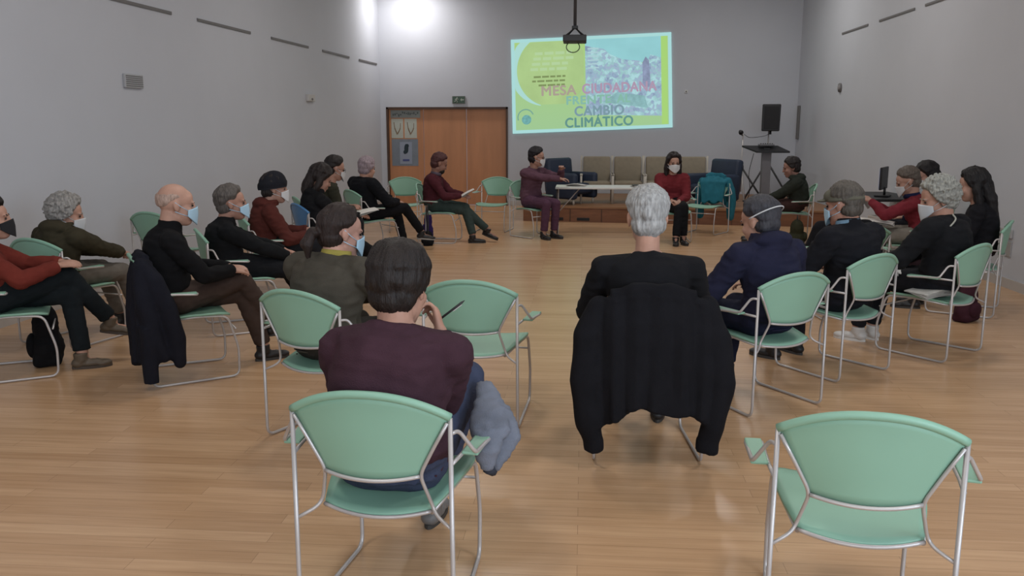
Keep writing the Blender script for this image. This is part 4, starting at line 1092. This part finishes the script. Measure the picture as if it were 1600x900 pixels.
for i, (x, lab) in enumerate(((.25, 'beige easy chair on the platform, left one of the row'), (.82, 'beige easy chair on the platform, second from the left'), (1.40, 'beige easy chair on the platform behind the person in red'), (1.99, 'beige easy chair on the platform, right one of the row'))): easy(x, 15.95, 180, lab)
M_navy = mat('navy_upholstery', '#1d2a40', .6, var=.1, bump=.3)
def navy(x, y, rz, label):
    r = empty('navy_armchair', (x, y, sh), rz, label, 'armchair', 'navy upholstered armchairs')
    MB().box((0, -.30, .50), (.72, .16, .62), bev=.05, rx=6).build('backrest', M_navy, r, True); MB().box((0, .02, .28), (.52, .56, .20), bev=.05).build('seat', M_navy, r, True)
    for s in (-1, 1):
        MB().box((s * .31, .0, .33), (.13, .66, .46), bev=.05).build('armrest', M_navy, r, True)
        for yy in (-.28, .26): MB().cyl((s * .30, yy, .12), (s * .30, yy, 0), .022, 12, .016).build('leg', M_frame, r, True)
    return r
navy(-.20, 15.75, 235, 'navy blue upholstered armchair on the platform behind the white table\'s left end'); navy(2.25, 15.45, 120, 'navy blue upholstered armchair on the platform right of the person in red')

# ------------------------------------------------------------------ stands at the far right of the platform
def tripod(x, y, hh, apex, top, label, spread=.42, col=M_metal):
    r = empty('tripod_stand', (x, y, sh), 0, label, 'stand')
    MB().cyl((0, 0, apex * .25), (0, 0, hh), .012).build('pole', M_metal, r, True)
    MB().cyl((0, 0, apex - .04), (0, 0, apex + .03), .04).build('collar', M_black, r, True)
    for a in (200, 270, 340):
        lg = MB().tube([(0, 0, apex), (spread * math.cos(math.radians(a)), spread * math.sin(math.radians(a)), .015)], .018, 8).build('leg', M_metal if a == 270 else mat('leg_black', '#3a3a3c', .5), r, True)
        MB().ell((spread * math.cos(math.radians(a)), spread * math.sin(math.radians(a)), .016), (.025, .025, .016)).build('rubber_foot', M_black, lg, True)
    return r
r = tripod(2.98, 16.75, 1.24, .62, None, 'tripod stand with a small black lamp head beside the tall desk')
o = empty('clamp_lamp', (2.93, 16.73, 1.52), 0, 'small black spotlight on top of the left tripod', 'lamp')
MB().cyl((0, .03, .03), (0, -.05, .01), .032, 16, .045).build('lamp_head', M_black, o, True); MB().box((.03, 0, -.02), (.02, .03, .06)).build('bracket', M_black, o)
r = tripod(3.50, 17.0, 1.30, .72, None, 'tripod stand carrying the black loudspeaker', .45)
sp = empty('loudspeaker', (3.53, 17.0, 1.555), -8, 'black loudspeaker on its stand in the far right corner', 'loudspeaker')
v = [(-.175, -.16, 0), (.155, -.16, .0), (.13, .16, 0), (-.15, .16, 0), (-.175, -.16, .5), (.165, -.16, .5), (.13, .16, .5), (-.15, .16, .5)]
bm = bmesh.new(); vv = [bm.verts.new(q) for q in v]
for q in ((3, 2, 1, 0), (4, 5, 6, 7), (0, 1, 5, 4), (1, 2, 6, 5), (2, 3, 7, 6), (3, 0, 4, 7)): bm.faces.new([vv[k_] for k_ in q])
bmesh.ops.bevel(bm, geom=bm.edges[:], offset=.02, segments=3, affect='EDGES', profile=.5); me = bpy.data.meshes.new('cabinet'); bm.to_mesh(me); bm.free(); me.materials.append(M_black); o = bpy.data.objects.new('cabinet', me); C.objects.link(o); o.parent = sp
MB().box((-.005, -.163, .25), (.27, .008, .42), bev=.003).build('grille', mat('grille_black', '#1f1f22', .8, bump=.8, bscale=300), sp)
MB().cyl((-.0, 0, .0), (0, 0, -.06), .022).build('pole_socket', M_black, sp, True)
# tall desk
d = empty('tall_desk', (3.28, 16.1, sh), 0, 'tall standing desk with a black slanted top on a grey column', 'desk')
mb = MB(); vs = [(-.38, .25, 1.03), (.26, .25, 1.03), (.38, -.22, .94), (-.20, -.22, .94)]; vs = [(a, b2, c) for a, b2, c in vs]; vs += [(a, b2, c - .03) for a, b2, c in vs]
mb.add(vs, [(3, 2, 1, 0), (4, 5, 6, 7), (0, 1, 5, 4), (1, 2, 6, 5), (2, 3, 7, 6), (3, 0, 4, 7)]); mb.build('desktop', M_black, d)
MB().box((.02, .02, .50), (.16, .12, .92), bev=.01).build('column', mat('column_grey', '#77767a', .5, var=.06), d); MB().box((.02, .02, .945), (.10, .10, .10)).build('bracket', M_black, d)
MB().box((.02, 0, .012), (.5, .4, .024), bev=.008).build('base', M_black, d)
o = empty('mixer', (3.30, 16.18, sh + 1.045), 0, 'flat grey mixer on the tall desk', 'mixer'); MB().box((0, 0, 0), (.26, .18, .03), bev=.008).build('housing', mat('mixer_grey', '#6c6c70', .5), o)
for k_ in range(6): MB().cyl((-.10 + k_ * .04, -.03, .015), (-.10 + k_ * .04, -.03, .03), .01, 10).build('knob', M_black, o, True)
# cables hanging between the stands
o = MB().tube(smooth_curve([(2.99, 16.7, 1.5), (3.1, 16.7, 1.44), (3.35, 16.8, 1.46), (3.5, 16.95, 1.5)]), .005, 6).build('cable', M_black, None, True); tag(o, 'thin black cable strung from the lamp stand to the loudspeaker', 'cable')
o = MB().tube(smooth_curve([(3.1, 16.25, 1.16), (3.04, 16.3, .8), (3.08, 16.35, .5), (3.02, 16.4, .283), (2.8, 16.5, .278), (2.5, 16.6, .278)]), .006, 6).build('cable', M_black, None, True); tag(o, 'black cable hanging from the tall desk to the platform floor', 'cable')

# table by the right wall with a monitor and white drawers
t = empty('wall_table', (3.98, 12.0, 0), 4, 'dark topped table against the right wall behind the papers', 'table')
MB().box((0, 0, .72), (.74, 1.3, .035), bev=.005).build('tabletop', M_black, t)
for sx in (-1, 1):
    for sy in (-1, 1): MB().cyl((sx * .25, sy * .6, .70), (sx * .25, sy * .6, 0), .018).build('leg', M_metal, t, True)
m_ = empty('monitor', (3.93, 11.75, .74), 62, 'monitor with a blue lit screen on the dark topped table', 'monitor')
MB().box((0, 0, .012), (.22, .18, .02), bev=.006).build('base', M_black, m_); MB().cyl((0, -.02, .02), (0, -.02, .12), .016).build('neck', M_black, m_, True)
f_ = MB().box((0, 0, .24), (.46, .03, .29), bev=.008).build('frame', M_black, m_); MB().box((0, .017, .24), (.43, .004, .26)).build('screen', mat('monitor_glow', '#56648c', .4, emit=.5, var=.1), f_)
for i in range(3):
    o = empty('storage_box', (3.84, 11.3, .005 + i * .175), 6, ('lowest', 'middle', 'topmost')[i] + ' of the three white boxes stacked beside the dark topped table', 'box', 'white boxes by the right wall')
    MB().box((0, 0, .085), (.30, .38, .165), bev=.01).build('box_body', mat('box_white', '#a8a29c', .6, var=.05), o); MB().box((0, -.194, .10), (.12, .01, .03), bev=.004).build('handle', M_slot, o)
o = papers('folder', to_world(P_['root'], (-.12, .34, .66)), 70, .26, .34, 6, 'pale folder lying on the lap of the person in red', cat='folder')
